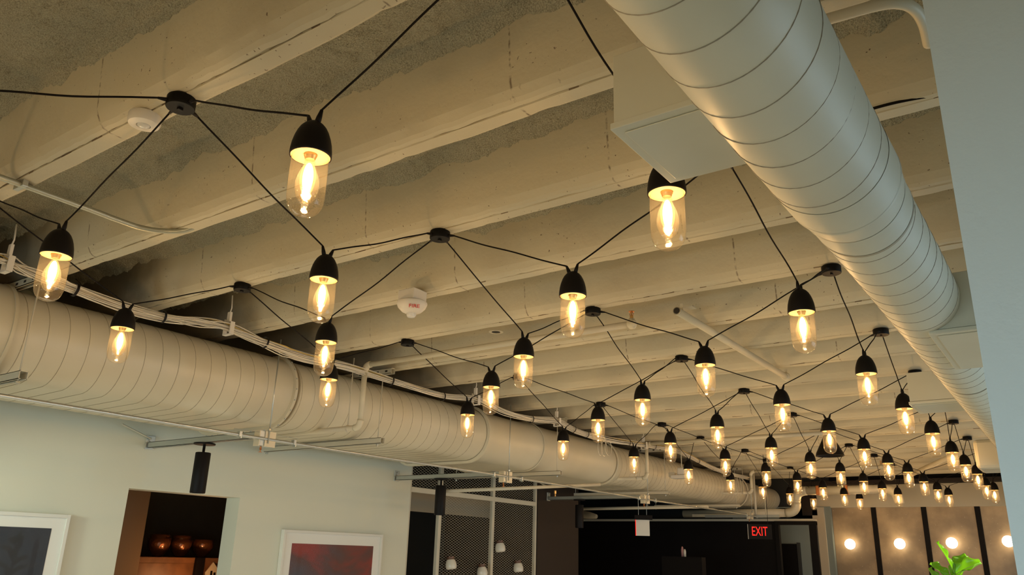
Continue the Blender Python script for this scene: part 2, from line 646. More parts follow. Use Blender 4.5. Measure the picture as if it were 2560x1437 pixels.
# ------------------------------------------------------------------ pendant lamps
# shared meshes, origin at the centre of the bell's rim
bell = MB().lathe([(.0492, .002), (.0505, -.001), (.0530, 0), (.0533, .006), (.0526, .018), (.0503, .036), (.0462, .053), (.0408, .068), (.0340, .081), (.0255, .091), (.016, .098), (.007, .1015), (0, .1025)], 32).mesh('bell', M['black'], True)
inner = MB().lathe([(.0500, .0005), (.0490, .0015), (.0475, .0045), (.041, .0035), (.039, .0050), (.032, .0040), (.030, .0055), (.022, .0045), (.020, .0065), (.016, .0065)], 32).mesh('reflector', M['inner'], True)
sock = MB().lathe([(.0165, .009), (.0165, .001), (.0150, -.001), (.0140, -.005), (.0125, -.009), (0, -.009)], 20).mesh('bulb_socket', M['brass'], 'auto')
dome = MB().lathe([(.0465, .003), (.0468, .002), (.0472, -.02), (.0474, -.06), (.0474, -.105), (.0462, -.122), (.0425, -.138), (.036, -.150), (.027, -.158), (.016, -.1625), (0, -.164)], 32).mesh('glass_dome', M['glass'], True)
bulbm = MB().lathe([(.0132, -.010), (.0145, -.022), (.0195, -.038), (.0262, -.056), (.0300, -.075), (.0298, -.090), (.0262, -.108), (.019, -.122), (.010, -.129), (0, -.131)], 24).mesh('bulb', M['bulb'], True)


def ell(rx, z0, z1, n=12, seg=16):
    c, h = (z0 + z1) / 2, (z1 - z0) / 2
    return [(max(0.0, rx * math.sin(PI * k / n)) if 0 < k < n else 0, c + h * math.cos(PI * k / n)) for k in range(n + 1)]


core = MB().lathe(ell(.0130, -.100, -.018), 16).mesh('filament', M['core'], True)
halo = MB().lathe(ell(.0200, -.108, -.013), 16).mesh('filament_halo', M['halo'], True)
halo2 = MB().lathe(ell(.0265, -.124, -.022), 16).mesh('bulb_haze', M['halo2'], True)
ZR = CZ + 0.95             # rims of the bells


def add_mesh(name, me, parent, loc=(0, 0, 0)):
    o = bpy.data.objects.new(name, me)
    C.objects.link(o)
    o.parent = parent
    o.location = loc
    return o


lamp_light = bpy.data.lights.new('bulb_light', 'POINT')
lamp_light.energy = LAMP_W
lamp_light.color = LAMP_COL
lamp_light.shadow_soft_size = 0.012
CCOL = {0: -3.40, 1: -2.07, 2: -0.81}      # canopy columns: by the left duct, middle, by the right duct
# canopies: measured ones first
CAN = {}
meas = {(1, 0): (453, 256), (1, 1): (1100, 587), (0, 1): (606, 717), (0, 2): (1019, 857), (1, 2): (1482, 778), (2, 2): (2078, 673), (2, 3): (2202, 829),
        (2, 4): (2287, 929), (1, 3): (1704, 896), (1, 4): (1860, 977), (0, 4): (1502, 1018), (0, 5): (1655, 1065), (1, 5): (1980, 1036), (0, 7): (1863, 1135),
        (1, 7): (2122, 1113), (2, 6): (2383, 1052), (2, 7): (2417, 1088)}
for i in range(3):
    for j in range(-1, 11):
        y = CANY[j] if j >= 0 else CANY[0] - 1.235
        x = CCOL[i]
        if (i, j) in meas:
            p = onz(*meas[(i, j)], CZ + 1.285)
            y = min(max(p.y, y - .035), y + .035)      # it stays on the rib
            x = p.x * y / p.y
        else:
            x -= .008 * max(0, j) * (1 if i < 2 else 2)
        CAN[(i, j)] = Vector((x, y, ZB - .002))
ORD = ['', 'second ', 'third ', 'fourth ', 'fifth ', 'sixth ', 'seventh ', 'eighth ', 'ninth ', 'tenth ', 'eleventh ', 'twelfth ']
cside = ['in the row nearest the left duct', 'in the middle row', 'in the row beside the right spiral duct']
for (i, j), p in CAN.items():
    t = empty('cord_canopy', p, 'black disc cord canopy %s, %snearest the camera' % (cside[i], ORD[j]) if j >= 0 else
              'black disc cord canopy behind the camera %s' % cside[i], 'canopy', 'black canopies holding the lamp cords')
    if (i, j) == (1, 0):
        t['label'] = 'large black disc canopy beside the round white occupancy sensor'
    # disc with a slot in its face
    dh = .034
    b = MB().lathe([(0, .0015), (.0415, .0015), (.0430, -.002), (.0430, -dh + .003), (.0412, -dh), (0, -dh)], 32)
    if 'canopy_body' not in bpy.data.meshes:
        cm = b.mesh('canopy_body', M['canopy'], 'auto')
        sm = MB().box((-.005, -.008, -dh - .006), (.005, .008, -dh + .001), 0, .001).mesh('canopy_toggle', M['black'])
    add_mesh('body', cm, t)
    add_mesh('toggle', sm, t)

PEND = [  # column code, pixel of the rim's centre
    ('LM', 140, 640), ('MR', 776, 392), ('R', 1667, 485), ('M', 809, 700), ('MR', 1432, 741), ('R', 2004, 782), ('L', 306, 822), ('LM', 815, 856),
    ('M', 1309, 892), ('MR', 1763, 913), ('R', 2166, 935), ('L', 822, 949), ('LM', 1228, 968), ('M', 1606, 1000), ('MR', 1955, 1012), ('R', 2261, 1022),
    ('L', 1169, 1037), ('LM', 1495, 1050), ('M', 1793, 1068), ('MR', 2072, 1078), ('R', 2331, 1084), ('L', 1408, 1103), ('LM', 1676, 1108), ('M', 1928, 1120),
    ('MR', 2160, 1123), ('R', 2380, 1131), ('L', 1585, 1142), ('LM', 1813, 1148), ('M', 2026, 1155), ('MR', 2220, 1158), ('R', 2413, 1162), ('L', 1721, 1173),
    ('LM', 1915, 1179), ('M', 2101, 1179), ('MR', 2270, 1180), ('R', 2443, 1185), ('L', 1826, 1200), ('LM', 1993, 1201), ('M', 2159, 1203), ('MR', 2309.5, 1204),
    ('R', 2465, 1214), ('L', 1906.5, 1217), ('LM', 2057, 1219), ('M', 2205.5, 1221), ('MR', 2344, 1224), ('R', 2485, 1225), ('L', 1974.5, 1234),
    ('LM', 2110, 1236), ('M', 2245, 1236), ('MR', 2371.5, 1237.5), ('L', 2033, 1247), ('LM', 2149, 1247)]
rowname = {'L': 'row above the left duct', 'LM': 'second row from the left duct', 'M': 'middle row', 'MR': 'second row from the right duct', 'R': 'row beside the right duct'}
cnt = {k: 0 for k in rowname}
spots = []
for k, px, py in PEND:
    spots.append((k, cnt[k], onz(px, py, ZR)))
    cnt[k] += 1
for k, x, y in (('L', -3.4, .5), ('M', -2.22, .53), ('R', -.81, .5), ('LM', -2.85, -.12), ('MR', -1.5, -.12)):
    spots.append((k, -1, Vector((x, y, ZR))))


def cord_pts(a, b, sag, seed):
    rg = random.Random(seed)
    n = 14
    out = []
    w1, w2 = rg.uniform(-.004, .004), rg.uniform(-.003, .003)
    for i in range(n + 1):
        t = i / n
        p = a.lerp(b, t)
        p.z -= sag * 4 * t * (1 - t) + (.003 * math.sin(t * 9 + seed) + w1 * .6 * math.sin(2 * PI * t)) * math.sin(PI * t)
        p.x += w2 * math.sin(3 * PI * t)
        out.append(p)
    return out


special = {('MR', 0): 'largest lit black bell lamp with clear glass dome, high left of centre',
           ('R', 0): 'lit black bell lamp partly hidden behind the near white duct box',
           ('LM', 0): 'lit black bell lamp farthest left, in front of the bundled cables',
           ('L', 0): 'lit black bell lamp at left hanging in front of the large duct'}
for n_, (k, idx, p) in enumerate(spots):
    if k in ('L', 'M', 'R'):
        ci = {'L': 0, 'M': 1, 'R': 2}[k]
        ends = [(ci, idx), (ci, idx + 1)]
    else:
        ci = {'LM': 0, 'MR': 1}[k]
        ends = [(ci, idx), (ci + 1, idx)]
    if idx >= 0:
        lab = special.get((k, idx), 'lit black bell lamp, %s, %snearest the camera' % (rowname[k], ORD[idx]))
    else:
        lab = 'lit black bell lamp behind the camera in the %s' % rowname[k]
    t = empty('pendant_lamp', p, lab, 'lamp', 'black bell pendant lamps strung below the beams')
    add_mesh('bell', bell, t)
    add_mesh('reflector', inner, t)
    add_mesh('bulb_socket', sock, t)
    add_mesh('glass_dome', dome, t)
    bo = add_mesh('bulb', bulbm, t)
    add_mesh('filament', core, bo)
    add_mesh('filament_halo', halo, bo)
    add_mesh('bulb_haze', halo2, bo)
    lo = bpy.data.objects.new('bulb_light', lamp_light)
    C.objects.link(lo)
    lo.parent = bo
    lo.location = (0, 0, -.066)
    for e in ends:
        q = CAN.get(e)
        if q is None:
            continue
        d = (q - p)
        d.z = 0
        d.normalize()
        top = Vector((d.x * .014, d.y * .014, .097))
        g1 = top + Vector((d.x * .012, d.y * .012, .030))
        MB().tube([top - Vector((d.x * .004, d.y * .004, .010)), top.lerp(g1, .35), g1], .006, 10, rs=[.0085, .0075, .0042]).build('cord_grip', M['black'], t, True)
        end = sub(q, p) - d * .0455 + Vector((0, 0, -.022))
        g2 = end - d * .022 + Vector((0, 0, -.004))
        MB().tube([end + d * .006, end, g2], .005, 8, rs=[.0072, .0068, .0040]).build('cord_grip', M['black'], t, True)
        MB().tube(cord_pts(g1, g2, .004, n_ * 3 + e[0]), .0031, 6).build('cord', M['cord'], t, True)

# ------------------------------------------------------------------ left flat-oval duct
DZ, DR, DX0, DX1 = CZ + 1.025, .235, -5.20, -4.535      # centre height, half height, centres of the two rounded ends


def oval(t, grow=0.0, dr=0.0):
    """point of the flat-oval outline, t in 0..1 starting at the top and running down the room side"""
    r = DR + grow + dr
    L = DX1 - DX0
    per = 2 * L + 2 * PI * r
    s = (t % 1.0) * per
    if s < L / 2:
        return (DX0 + L / 2 + s, DZ + r)
    s -= L / 2
    if s < PI * r:
        a = PI / 2 - s / r
        return (DX1 + r * math.cos(a), DZ + r * math.sin(a))
    s -= PI * r
    if s < L:
        return (DX1 - s, DZ - r)
    s -= L
    if s < PI * r:
        a = -PI / 2 - s / r
        return (DX0 + r * math.cos(a), DZ + r * math.sin(a))
    s -= PI * r
    return (DX0 + s, DZ + r)


def oval_section(y0, y1, parent, g0=0.0, g1=None, n=72, steps=2, name='duct_section', m=None, bulge=None):
    g1 = g0 if g1 is None else g1
    vs, fs = [], []
    for i in range(steps + 1):
        u = i / steps
        g = g0 + (g1 - g0) * u + (bulge(u) if bulge else 0)
        for k in range(n):
            x, z = oval(k / n, g)
            vs.append((x, y0 + (y1 - y0) * u, z))
    for i in range(steps):
        for k in range(n):
            fs.append((i * n + k, (i + 1) * n + k, (i + 1) * n + (k + 1) % n, i * n + (k + 1) % n))
    return MB().add(vs, fs).build(name, m or M['duct'], parent, True)


def oval_seam(y0, y1, pitch, parent, r=.0022, m=None, g=0.0, lean=1.0):
    turns = int((y1 - y0) / pitch)
    pts = []
    for k in range(turns * 56 + 1):
        t = k / 56
        x, z = oval(t, g + .0006)
        pts.append((x, y0 + t * pitch, z))
    return MB().tube(pts, r, 4).build('seam', m or M['seam'], parent, True)


def oval_ring(y, w_, grow, parent, m=None):
    n = 72
    vs, fs = [], []
    prof = [(y - w_, 0), (y - w_ * .6, grow), (y + w_ * .6, grow), (y + w_, 0)]
    for yy, g in prof:
        for k in range(n):
            x, z = oval(k / n, g)
            vs.append((x, yy, z))
    for i in range(3):
        for k in range(n):
            fs.append((i * n + k, (i + 1) * n + k, (i + 1) * n + (k + 1) % n, i * n + (k + 1) % n))
    return MB().add(vs, fs).build('flange', m or M['duct'], parent, 'auto')


DO = empty('oval_duct', (0, 0, 0), 'large cream flat oval air duct along the left wall', 'duct')
oval_section(-3.6, 1.66, DO, .018)
oval_section(1.66, 3.45, DO)
oval_section(3.45, 5.64, DO, -.004)
oval_section(5.64, 8.05, DO, -.012, -.012, steps=40, bulge=lambda u: .004 * math.sin(u * 21) * math.exp(-((u - .45) * 3) ** 2) + .008 * math.exp(-((u - .36) * 40) ** 2))
oval_section(8.05, 12.2, DO, -.016)
oval_section(12.2, 13.9, DO, -.055, m=M['duct'])
oval_seam(1.70, 3.42, .108, DO, .0018, M['seam_light'])
oval_seam(3.50, 5.60, .112, DO, .0018, M['seam_light'], -.004)
oval_seam(8.15, 12.1, .115, DO, .0018, M['seam_light'], -.016)
oval_seam(12.3, 13.8, .115, DO, .0018, M['seam_light'], -.055)
oval_ring(1.66, .014, .024, DO)
oval_ring(3.46, .016, .020, DO)
oval_ring(3.50, .006, .008, DO, M['seam_light'])
oval_ring(5.64, .020, .022, DO)
oval_ring(6.55, .010, .006, DO)
oval_ring(8.05, .012, .014, DO)
oval_ring(12.2, .02, .012, DO)
for y in (3.46,):          # screws round the flange
    b = MB()
    for k in range(40):
        x, z = oval(k / 40, .0215)
        b.box((x - .004, y - .004, z - .004), (x + .004, y + .004, z + .004))
    b.build('screws', M['galv'], DO)['kind'] = 'stuff'

# ------------------------------------------------------------------ trapeze hangers of the left duct
def channel(x0, x1, y, z, s=.041, open_up=False, m=None, parent=None, name='strut', axis='x'):
    """open C channel"""
    t = .003
    b = MB()
    h = s / 2
    if axis == 'x':
        b.box((x0, y - h, z), (x1, y - h + t, z + s)).box((x0, y + h - t, z), (x1, y + h, z + s))
        zz = z if open_up else z + s - t
        b.box((x0, y - h, zz), (x1, y + h, zz + t))
        ze = z + s - t if open_up else z
        b.box((x0, y - h, ze), (x1, y - h + .010, ze + t)).box((x0, y + h - .010, ze), (x1, y + h, ze + t))
    return b.build(name, m or M['strut'], parent)


ords = ['nearest', 'second', 'third', 'fourth', 'fifth']
for k, y in enumerate((1.70, 4.18, 6.62, 9.05, 11.4)):
    t = empty('duct_hanger', (0, 0, 0), 'cream strut trapeze and thin rods carrying the left duct, %s from the camera' % (ords[k] if k else 'closest'), 'hanger', 'trapeze hangers of the oval duct')
    channel(-5.47, -4.15, y, DZ - DR - .046, m=M['strut'], parent=t, name='lower_strut')
    channel(-5.47, -4.10, y, ZB - .046, m=M['strut'], parent=t, name='upper_strut')
    for x in (-4.20, -5.455):
        MB().tube([(x, y, DZ - DR - .07), (x, y, ZB - .004)], .0045, 8).build('threaded_rod', M['strut'], t, True)
        MB().lathe([(0, 0), (.011, 0), (.011, .009), (0, .009)], 6, (x, y, DZ - DR - .060)).build('nut', M['galv'], t)
    h = MB()
    for q in range(5):
        xx = -4.15 - .09 * q
        h.box((xx - .012, y - .0216, ZB - .033), (xx + .012, y - .0203, ZB - .020))
    h.build('slot', M['hole'], t)['kind'] = 'stuff'

# ------------------------------------------------------------------ conduit run below the duct, junction boxes, rods, wall struts, cylinder spotlights
CX, CZZ = -4.20, CZ + .655
cr = empty('conduit_run', (0, 0, 0), 'long thin steel conduit running below the left duct', 'conduit')
pts = [(CX, y, CZZ + .004 * math.sin(y * 1.3)) for y in np.linspace(-3.5, 12.3, 60)]
MB().tube(pts, .0105, 10).build('conduit', M['galv'], cr, True)
JY = [.55, 3.21, 5.81, 8.55, 12.0]
for k, y in enumerate(JY[1:], 1):
    t = empty('junction_box', (CX, y, CZZ), ['', 'junction box with pale cover on the conduit, above the left doorway', 'junction box with pale cover on the conduit, in front of the mesh screen',
                                             'junction box on the conduit left of the dark room exit sign', 'junction box at the far end of the conduit'][k], 'junction box', 'junction boxes on the conduit')
    bx('box', (-.052, -.058, -.048), (.0, .052, .048), M['galv'], t, .003)
    bx('cover', (.001, -.022, -.050), (.006, .060, .046), M['boxcover'], t, .001)
    bx('side_cover', (-.052, -.064, -.050), (.004, -.0585, .046), M['boxcover'], t, .001)
    for s_ in (-1, 1):
        cl = MB().box((-.016, s_ * .21 - .010, -.016), (.016, s_ * .21 + .010, .020), 0, .003).box((-.004, s_ * .21 - .004, -.024), (.022, s_ * .21 + .004, -.014))
        cl.build('clamp', M['galv'], t)
    MB().tube([(-.005, -.25, .030), (-.005, 0, .036), (-.005, .25, .030)], .0018, 6).build('support_wire', M['galv'], t)
    MB().tube([(0.012, .0, -.03), (0.012, .0, ZB - CZZ)], .0042, 8).build('threaded_rod', M['galv'], t, True)
    MB().lathe([(0, 0), (.012, 0), (.012, .012), (0, .012)], 6, (.012, 0, .050)).build('nut', M['galv'], t)
    MB().lathe([(.006, -.049), (.006, -.062), (.010, -.066), (.003, -.070), (.003, -.082), (.012, -.083), (.012, -.085), (0, -.085)], 10, (-.03, -.02, 0)).build('sprinkler_tip', M['orange'], t)
for k, y in enumerate((3.215, 5.815, 8.55)):
    t = empty('wall_strut', (0, 0, 0), ['steel strut from the left wall to the conduit, above the doorway', 'steel strut from the wall end to the conduit, in front of mesh screen',
                                        'grey strut over the dark opening beyond the mesh screen'][k], 'strut', 'struts between the wall and the conduit')
    channel(-5.53, -4.24, y, CZ + .665, m=M['galv'], parent=t, name='strut')
    bx('wall_plate', (-5.549, y - .035, CZ + .655), (-5.542, y + .035, CZ + .755), M['galv'], t, .002)
    MB().lathe([(0, 0), (.016, 0), (.016, .01), (0, .01)], 6, (-5.542, y, CZ + .725), axis=(1, 0, 0)).build('bolt', M['galv'], t)
    x = -4.87 if k == 0 else (-4.97 if k == 1 else -5.1)
    s_ = empty('cylinder_spotlight', (x, y, CZ + .665), ['slim black cylinder downlight hanging above the left doorway', 'slim black cylinder downlight hanging before the mesh screen',
                                                         'black cylinder downlight in the dark opening beyond the mesh'][k], 'spotlight', 'black cylinder downlights')
    MB().lathe([(0, -.001), (.070, -.001), (.072, -.005), (.070, -.012), (.02, -.014), (0, -.014)], 28).build('mounting_plate', M['black'], s_, 'auto')
    MB().lathe([(.009, -.012), (.009, -.062), (.016, -.064), (0, -.064)], 12).build('stem', M['black'], s_, True)
    MB().lathe([(0, -.064), (.047, -.064), (.050, -.068), (.050, -.325), (.048, -.330), (.043, -.330), (.042, -.312), (0, -.312)], 28).build('cylinder', M['black'], s_, 'auto')

# unseen cylinder downlight continuing the row, added with its spot to brighten the doorway wall
s_ = empty('cylinder_spotlight', (-4.87, .6, CZ + .665), 'slim black cylinder downlight added outside the left edge of the picture', 'spotlight', 'black cylinder downlights')
MB().lathe([(0, -.001), (.070, -.001), (.072, -.005), (.070, -.012), (.02, -.014), (0, -.014)], 28).build('mounting_plate', M['black'], s_, 'auto')
MB().lathe([(.009, -.012), (.009, -.062), (.016, -.064), (0, -.064)], 12).build('stem', M['black'], s_, True)
MB().lathe([(0, -.064), (.047, -.064), (.050, -.068), (.050, -.325), (.043, -.325), (.042, -.312), (0, -.312)], 28).build('cylinder', M['black'], s_, 'auto')
sl = bpy.data.lights.new('added_wall_glow', 'SPOT')
sl.energy = 110
sl.color = (.88, 1.0, .84)
sl.spot_size = math.radians(40)
sl.spot_blend = 1.0
sl.shadow_soft_size = .15
so = bpy.data.objects.new('added_wall_glow', sl)
C.objects.link(so)
so.location = (-4.87, .6, CZ + .32)
so.rotation_euler = (Vector(so.location) - Vector((XL, 3.05, 1.75))).to_track_quat('Z', 'Y').to_euler()
# slender brace rods on the wall behind
b = empty('brace_wire', (0, 0, 0), 'thin diagonal brace strap on the wall above the doorway', 'brace')
MB().tube([onx(378, 1097, -5.53), (-5.50, 2.96, CZ + .80)], .006, 6).build('strap', M['strut'], b)

# ------------------------------------------------------------------ cable bundle on hooks over the duct
cb = empty('cable_bundle', (0, 0, 0), 'bundle of thin white cables sagging between hooks beside the duct', 'cables')
way = [(-200, 590), (-60, 632), (20, 657), (60, 672), (165, 715), (290, 762), (410, 792), (490, 803), (572, 818), (660, 855), (760, 893), (870, 918), (985, 955), (1100, 990), (1190, 998), (1262, 1030), (1330, 1048), (1393, 1053),
       (1450, 1080), (1530, 1100), (1610, 1112), (1690, 1125), (1760, 1160), (1815, 1182), (1870, 1195)]
hook_i = [2, 8, 14, 17, 20, 23]
W = [onx(x, y, -4.02) for x, y in way]
NP = 150


def spline(P, n):
    out = []
    m_ = len(P) - 1
    for i in range(n):
        u = i / (n - 1) * m_
        k = min(int(u), m_ - 1)
        t = u - k
        p0, p1, p2, p3 = P[max(k - 1, 0)], P[k], P[k + 1], P[min(k + 2, m_)]
        out.append(.5 * ((2 * p1) + (p2 - p0) * t + (2 * p0 - 5 * p1 + 4 * p2 - p3) * t * t + (3 * p1 - p0 - 3 * p2 + p3) * t ** 3))
    return out


base = spline(W, NP)
rg = random.Random(4)
for c in range(22):
    a0 = rg.random() * 6.28
    rr = .026 * math.sqrt(rg.random())
    f1, f2 = rg.uniform(.05, .11), rg.uniform(0, 6)
    pts = []
    for i, p in enumerate(base):
        a = a0 + math.sin(i * f1 + f2) * 1.1
        loose = 1.0 + .5 * math.sin(i * .35 + f2) * (1 if 40 < i < 60 or i < 25 else .4)
        pts.append(p + Vector((math.cos(a) * rr, 0, math.sin(a) * rr * 1.05)) * loose)
    MB().tube(pts, .0036, 5).build('cable', M['cable_y'] if c in (5, 13) else M['cable'], cb, True)


def cable_tie(i):
    p, d = base[i], (base[min(i + 1, NP - 1)] - base[i - 1]).normalized()
    MB().tube([p - d * .007, p + d * .007], .036, 14, cap=False).build('cable_tie', M['black'], cb, True)


def near_i(px, py):
    q = onx(px, py, -4.02)
    return min(range(NP), key=lambda i: (base[i] - q).length)


for q in ((178, 722), (411, 793), (661, 857), (985, 955), (1098, 990), (1322, 1048), (1435, 1075), (1462, 1082), (1575, 1108), (1632, 1115), (1740, 1155)):
    cable_tie(max(1, near_i(*q)))
for k in hook_i:
    p = W[k]
    MB().box((p.x - .030, p.y - .012, p.z - .048), (p.x + .034, p.y + .012, p.z - .042)).box((p.x + .030, p.y - .014, p.z - .048), (p.x + .036, p.y + .014, p.z + .030)) \
        .box((p.x - .036, p.y - .012, p.z - .048), (p.x - .030, p.y + .012, p.z + .05)).build('cable_hook', M['plastic'], cb)
    MB().box((p.x - .022, p.y - .008, p.z + .035), (p.x + .008, p.y + .008, p.z + .095), 0, .003).build('hook_clip', M['plastic'], cb)
    MB().tube([(p.x - .008, p.y, p.z + .09), (p.x - .004, p.y + .004, p.z + .12), (p.x - .010, p.y, max(ZB + .02, p.z + .2))], .004, 6).build('hook_cord', M['plastic'], cb, True)
# loose loops of spare cable
for k, (px, py) in enumerate([(1500, 1100), (1508, 1102), (1516, 1100)]):
    p = onx(px, py, -4.0)
    n = 26
    MB().tube([p + Vector((0, .07 * math.sin(2 * PI * i / n) * (.6 + .2 * k) + .02 * k, -.075 - .075 * -math.cos(2 * PI * i / n))) for i in range(n + 1)], .0032, 5).build('spare_loop', M['cable'], cb, True)
for k, (px, py) in enumerate([(1838, 1190), (1846, 1192)]):
    p = onx(px, py, -4.05)
    n = 26
    MB().tube([p + Vector((0, .10 * math.sin(2 * PI * i / n), -.12 - .14 * -math.cos(2 * PI * i / n) - .02 * k)) for i in range(n + 1)], .0034, 5).build('spare_loop', M['cable'], cb, True)

# ------------------------------------------------------------------ right spiral duct
RX, RZ = -0.404, CZ + .939


def rduct_axis(y):
    return Vector((RX - .008 * max(0, y - 2.6) + .012 * max(0, 1.5 - max(y, .3)), y, RZ))


def rr_(y):
    return .168 if y < 2.42 else (.168 - .014 * min(1, (y - 2.42) / .12))


rd = empty('spiral_duct', (0, 0, 0), 'round white spiral seam duct running over the right side', 'duct')


def round_sec(y0, y1, r0, r1, name='duct_section', n=56, steps=10, m=None):
    vs, fs = [], []
    for i in range(steps + 1):
        u = i / steps
        y = y0 + (y1 - y0) * u
        c = rduct_axis(y)
        r = r0 + (r1 - r0) * u
        for k in range(n):
            a = 2 * PI * k / n
            vs.append((c.x + r * math.cos(a), y, c.z + r * math.sin(a)))
    for i in range(steps):
        for k in range(n):
            fs.append((i * n + k, (i + 1) * n + k, (i + 1) * n + (k + 1) % n, i * n + (k + 1) % n))
    return MB().add(vs, fs).build(name, m or M['duct_white'], rd, True)


def round_seam(y0, y1, r, pitch, rad=.0016, m=None):
    pts = []
    for k in range(int((y1 - y0) / pitch * 40) + 1):
        t = k / 40
        y = y0 + t * pitch
        c = rduct_axis(y)
        a = -2 * PI * t
        pts.append((c.x + (r + .0004) * math.cos(a), y, c.z + (r + .0004) * math.sin(a)))
    return MB().tube(pts, rad, 4).build('seam', m or M['seam'], rd, True)


round_sec(-3.6, 1.85, .1437, .1437)
round_sec(1.85, 1.99, .1445, .1445, 'coupling')
round_sec(1.99, 2.09, .1445, .1343, 'reducer', steps=6)
round_sec(2.09, 2.21, .1330, .1330, 'coupling')
round_sec(2.21, 4.42, .1309, .1305)
round_sec(4.42, 8.3, .1305, .1290)
round_sec(8.3, 13.9, .1230, .1230)
round_seam(-.9, 1.82, .1437, .121, .0013)
round_seam(2.24, 4.34, .1307, .117, .0013)
round_seam(4.5, 8.2, .1300, .117, .0018, M['seam_light'])
for y, r in ((1.85, .1449), (1.99, .1449), (2.09, .1360), (2.21, .1340), (4.42, .1330), (8.3, .133)):
    round_sec(y - .006, y + .006, r, r, 'flange', steps=1, m=M['seam_light'] if r < .1345 else M['duct_white'])

# supply boxes standing off the round duct
def duct_box(x0, x1, y0, y1, z0, z1, label, lip=True):
    t = empty('duct_box', (0, 0, 0), label, 'duct box', 'white sheet metal boxes on the spiral duct')
    b = MB()
    b.box((x0, y0, z0 + .018), (x1, y1, z1), 0, .002)
    b.build('box', M['duct_white'], t)
    c = MB().box((x0 - .006, y0 - .006, z0), (x1, y1 + .006, z0 + .016), 0, .002)
    c.build('bottom_panel', M['duct_white'], t)
    d = MB().box((x0 + .018, y0 + .018, z0 - .004), (x1 - .01, y1 - .018, z0 - .0005), 0, .001)
    d.build('grille_plate', M['duct_white'], t)
    return t


db = duct_box(-.727, -.489, 1.364, 1.662, CZ + .886, CZ + 1.075, 'near white rectangular duct box left of the spiral duct')
for p in ((-.520, 1.386), (-.510, 1.64)):
    MB().lathe([(0, 0), (.006, 0), (.005, .004), (0, .006)], 8, (p[0], p[1], CZ + .881), axis=(0, 0, -1)).build('screw', M['galv'], db)
duct_box(-.79, -.53, 5.06, 5.40, CZ + .893, CZ + 1.08, 'middle distance white duct box left of the spiral duct')
t = duct_box(-.39, -.02, 3.13, 3.76, CZ + .797, CZ + 1.02, 'white duct box on the wall side of the spiral duct')
t2 = empty('duct_box', (0, 0, 0), 'far cream rounded duct box beside the near wall edge', 'duct box', 'white sheet metal boxes on the spiral duct')
p = onz(2445, 1172, CZ + .81)
bx('box', (p.x - .01, p.y, CZ + .81), (p.x + .36, p.y + .42, CZ + 1.06), M['duct'], t2, .03)

# ------------------------------------------------------------------ sprinkler pipes
def pipe_thing(label, runs, r, extra=None):
    t = empty('sprinkler_pipe', (0, 0, 0), label, 'pipe', 'painted sprinkler pipes')
    for pts in runs:
        MB().tube(pts, r, 14).build('pipe', M['pipe'], t, True)
    return t


def fitting(t, p, r, d=None):
    MB().lathe([(0, -r), (r * .7, -r * .8), (r, -r * .4), (r, r * .4), (r * .7, r * .8), (0, r)], 14, p, axis=d).build('fitting', M['pipe'], t, True)


def elbow(t, a, c, b_, r):
    a, c, b_ = Vector(a), Vector(c), Vector(b_)
    pts = []
    for i in range(9):
        u = i / 8
        pts.append(a * (1 - u) ** 2 + c * 2 * u * (1 - u) + b_ * u * u)
    MB().tube(pts, r, 14).build('elbow', M['pipe'], t, True)


def sprinkler(t, p, up=1):
    s_ = up
    MB().lathe([(.010, -.012 * s_), (.010, .006 * s_), (.006, .008 * s_), (.0035, .018 * s_), (.004, .030 * s_), (.0, .031 * s_)], 10, p).build('sprinkler_head', M['brass'], t)
    MB().tube([Vector(p) + Vector((.007, 0, .006 * s_)), Vector(p) + Vector((.011, 0, .018 * s_)), Vector(p) + Vector((.004, 0, .032 * s_))], .0018, 6).tube(
        [Vector(p) + Vector((-.007, 0, .006 * s_)), Vector(p) + Vector((-.011, 0, .018 * s_)), Vector(p) + Vector((-.004, 0, .032 * s_))], .0018, 6).lathe(
        [(0, .031 * s_), (.017, .031 * s_), (.016, .034 * s_), (0, .034 * s_)], 12, p).build('deflector', M['orange'], t)


def pipe_group(y, x_right, x_drop, zt, zb, r, label, head=True, xl=-5.4):
    t = pipe_thing(label, [[(x_drop + r * 2.5, y, zt), (x_right, y, zt)], [(x_drop, y, zt - r * 2.5), (x_drop, y, zb + r * 2.5)], [(x_drop - r * 2.5, y, zb), (xl, y, zb)]], r)
    elbow(t, (x_drop + r * 2.8, y, zt), (x_drop, y, zt), (x_drop, y, zt - r * 2.8), r * 1.22)
    elbow(t, (x_drop, y, zb + r * 2.8), (x_drop, y, zb), (x_drop - r * 2.8, y, zb), r * 1.22)
    if head:
        fitting(t, (x_right, y, zt), r * 1.5, (1, 0, 0))
        MB().tube([(x_right, y, zt), (x_right, y, zt + r * 1.6)], r * .9, 12).build('riser', M['pipe'], t, True)
        sprinkler(t, (x_right, y, zt + r * 2.1))
    # ring hanger and rod on the lower leg
    xh = x_drop - .12
    n = 16
    MB().tube([(xh, y + math.cos(2 * PI * i / n) * (r + .004), zb + math.sin(2 * PI * i / n) * (r + .004)) for i in range(n + 1)], .0035, 6).build('ring_hanger', M['strut'], t, True)
    MB().tube([(xh, y, zb + r), (xh, y, ZB)], .0045, 6).build('threaded_rod', M['strut'], t, True)
    return t


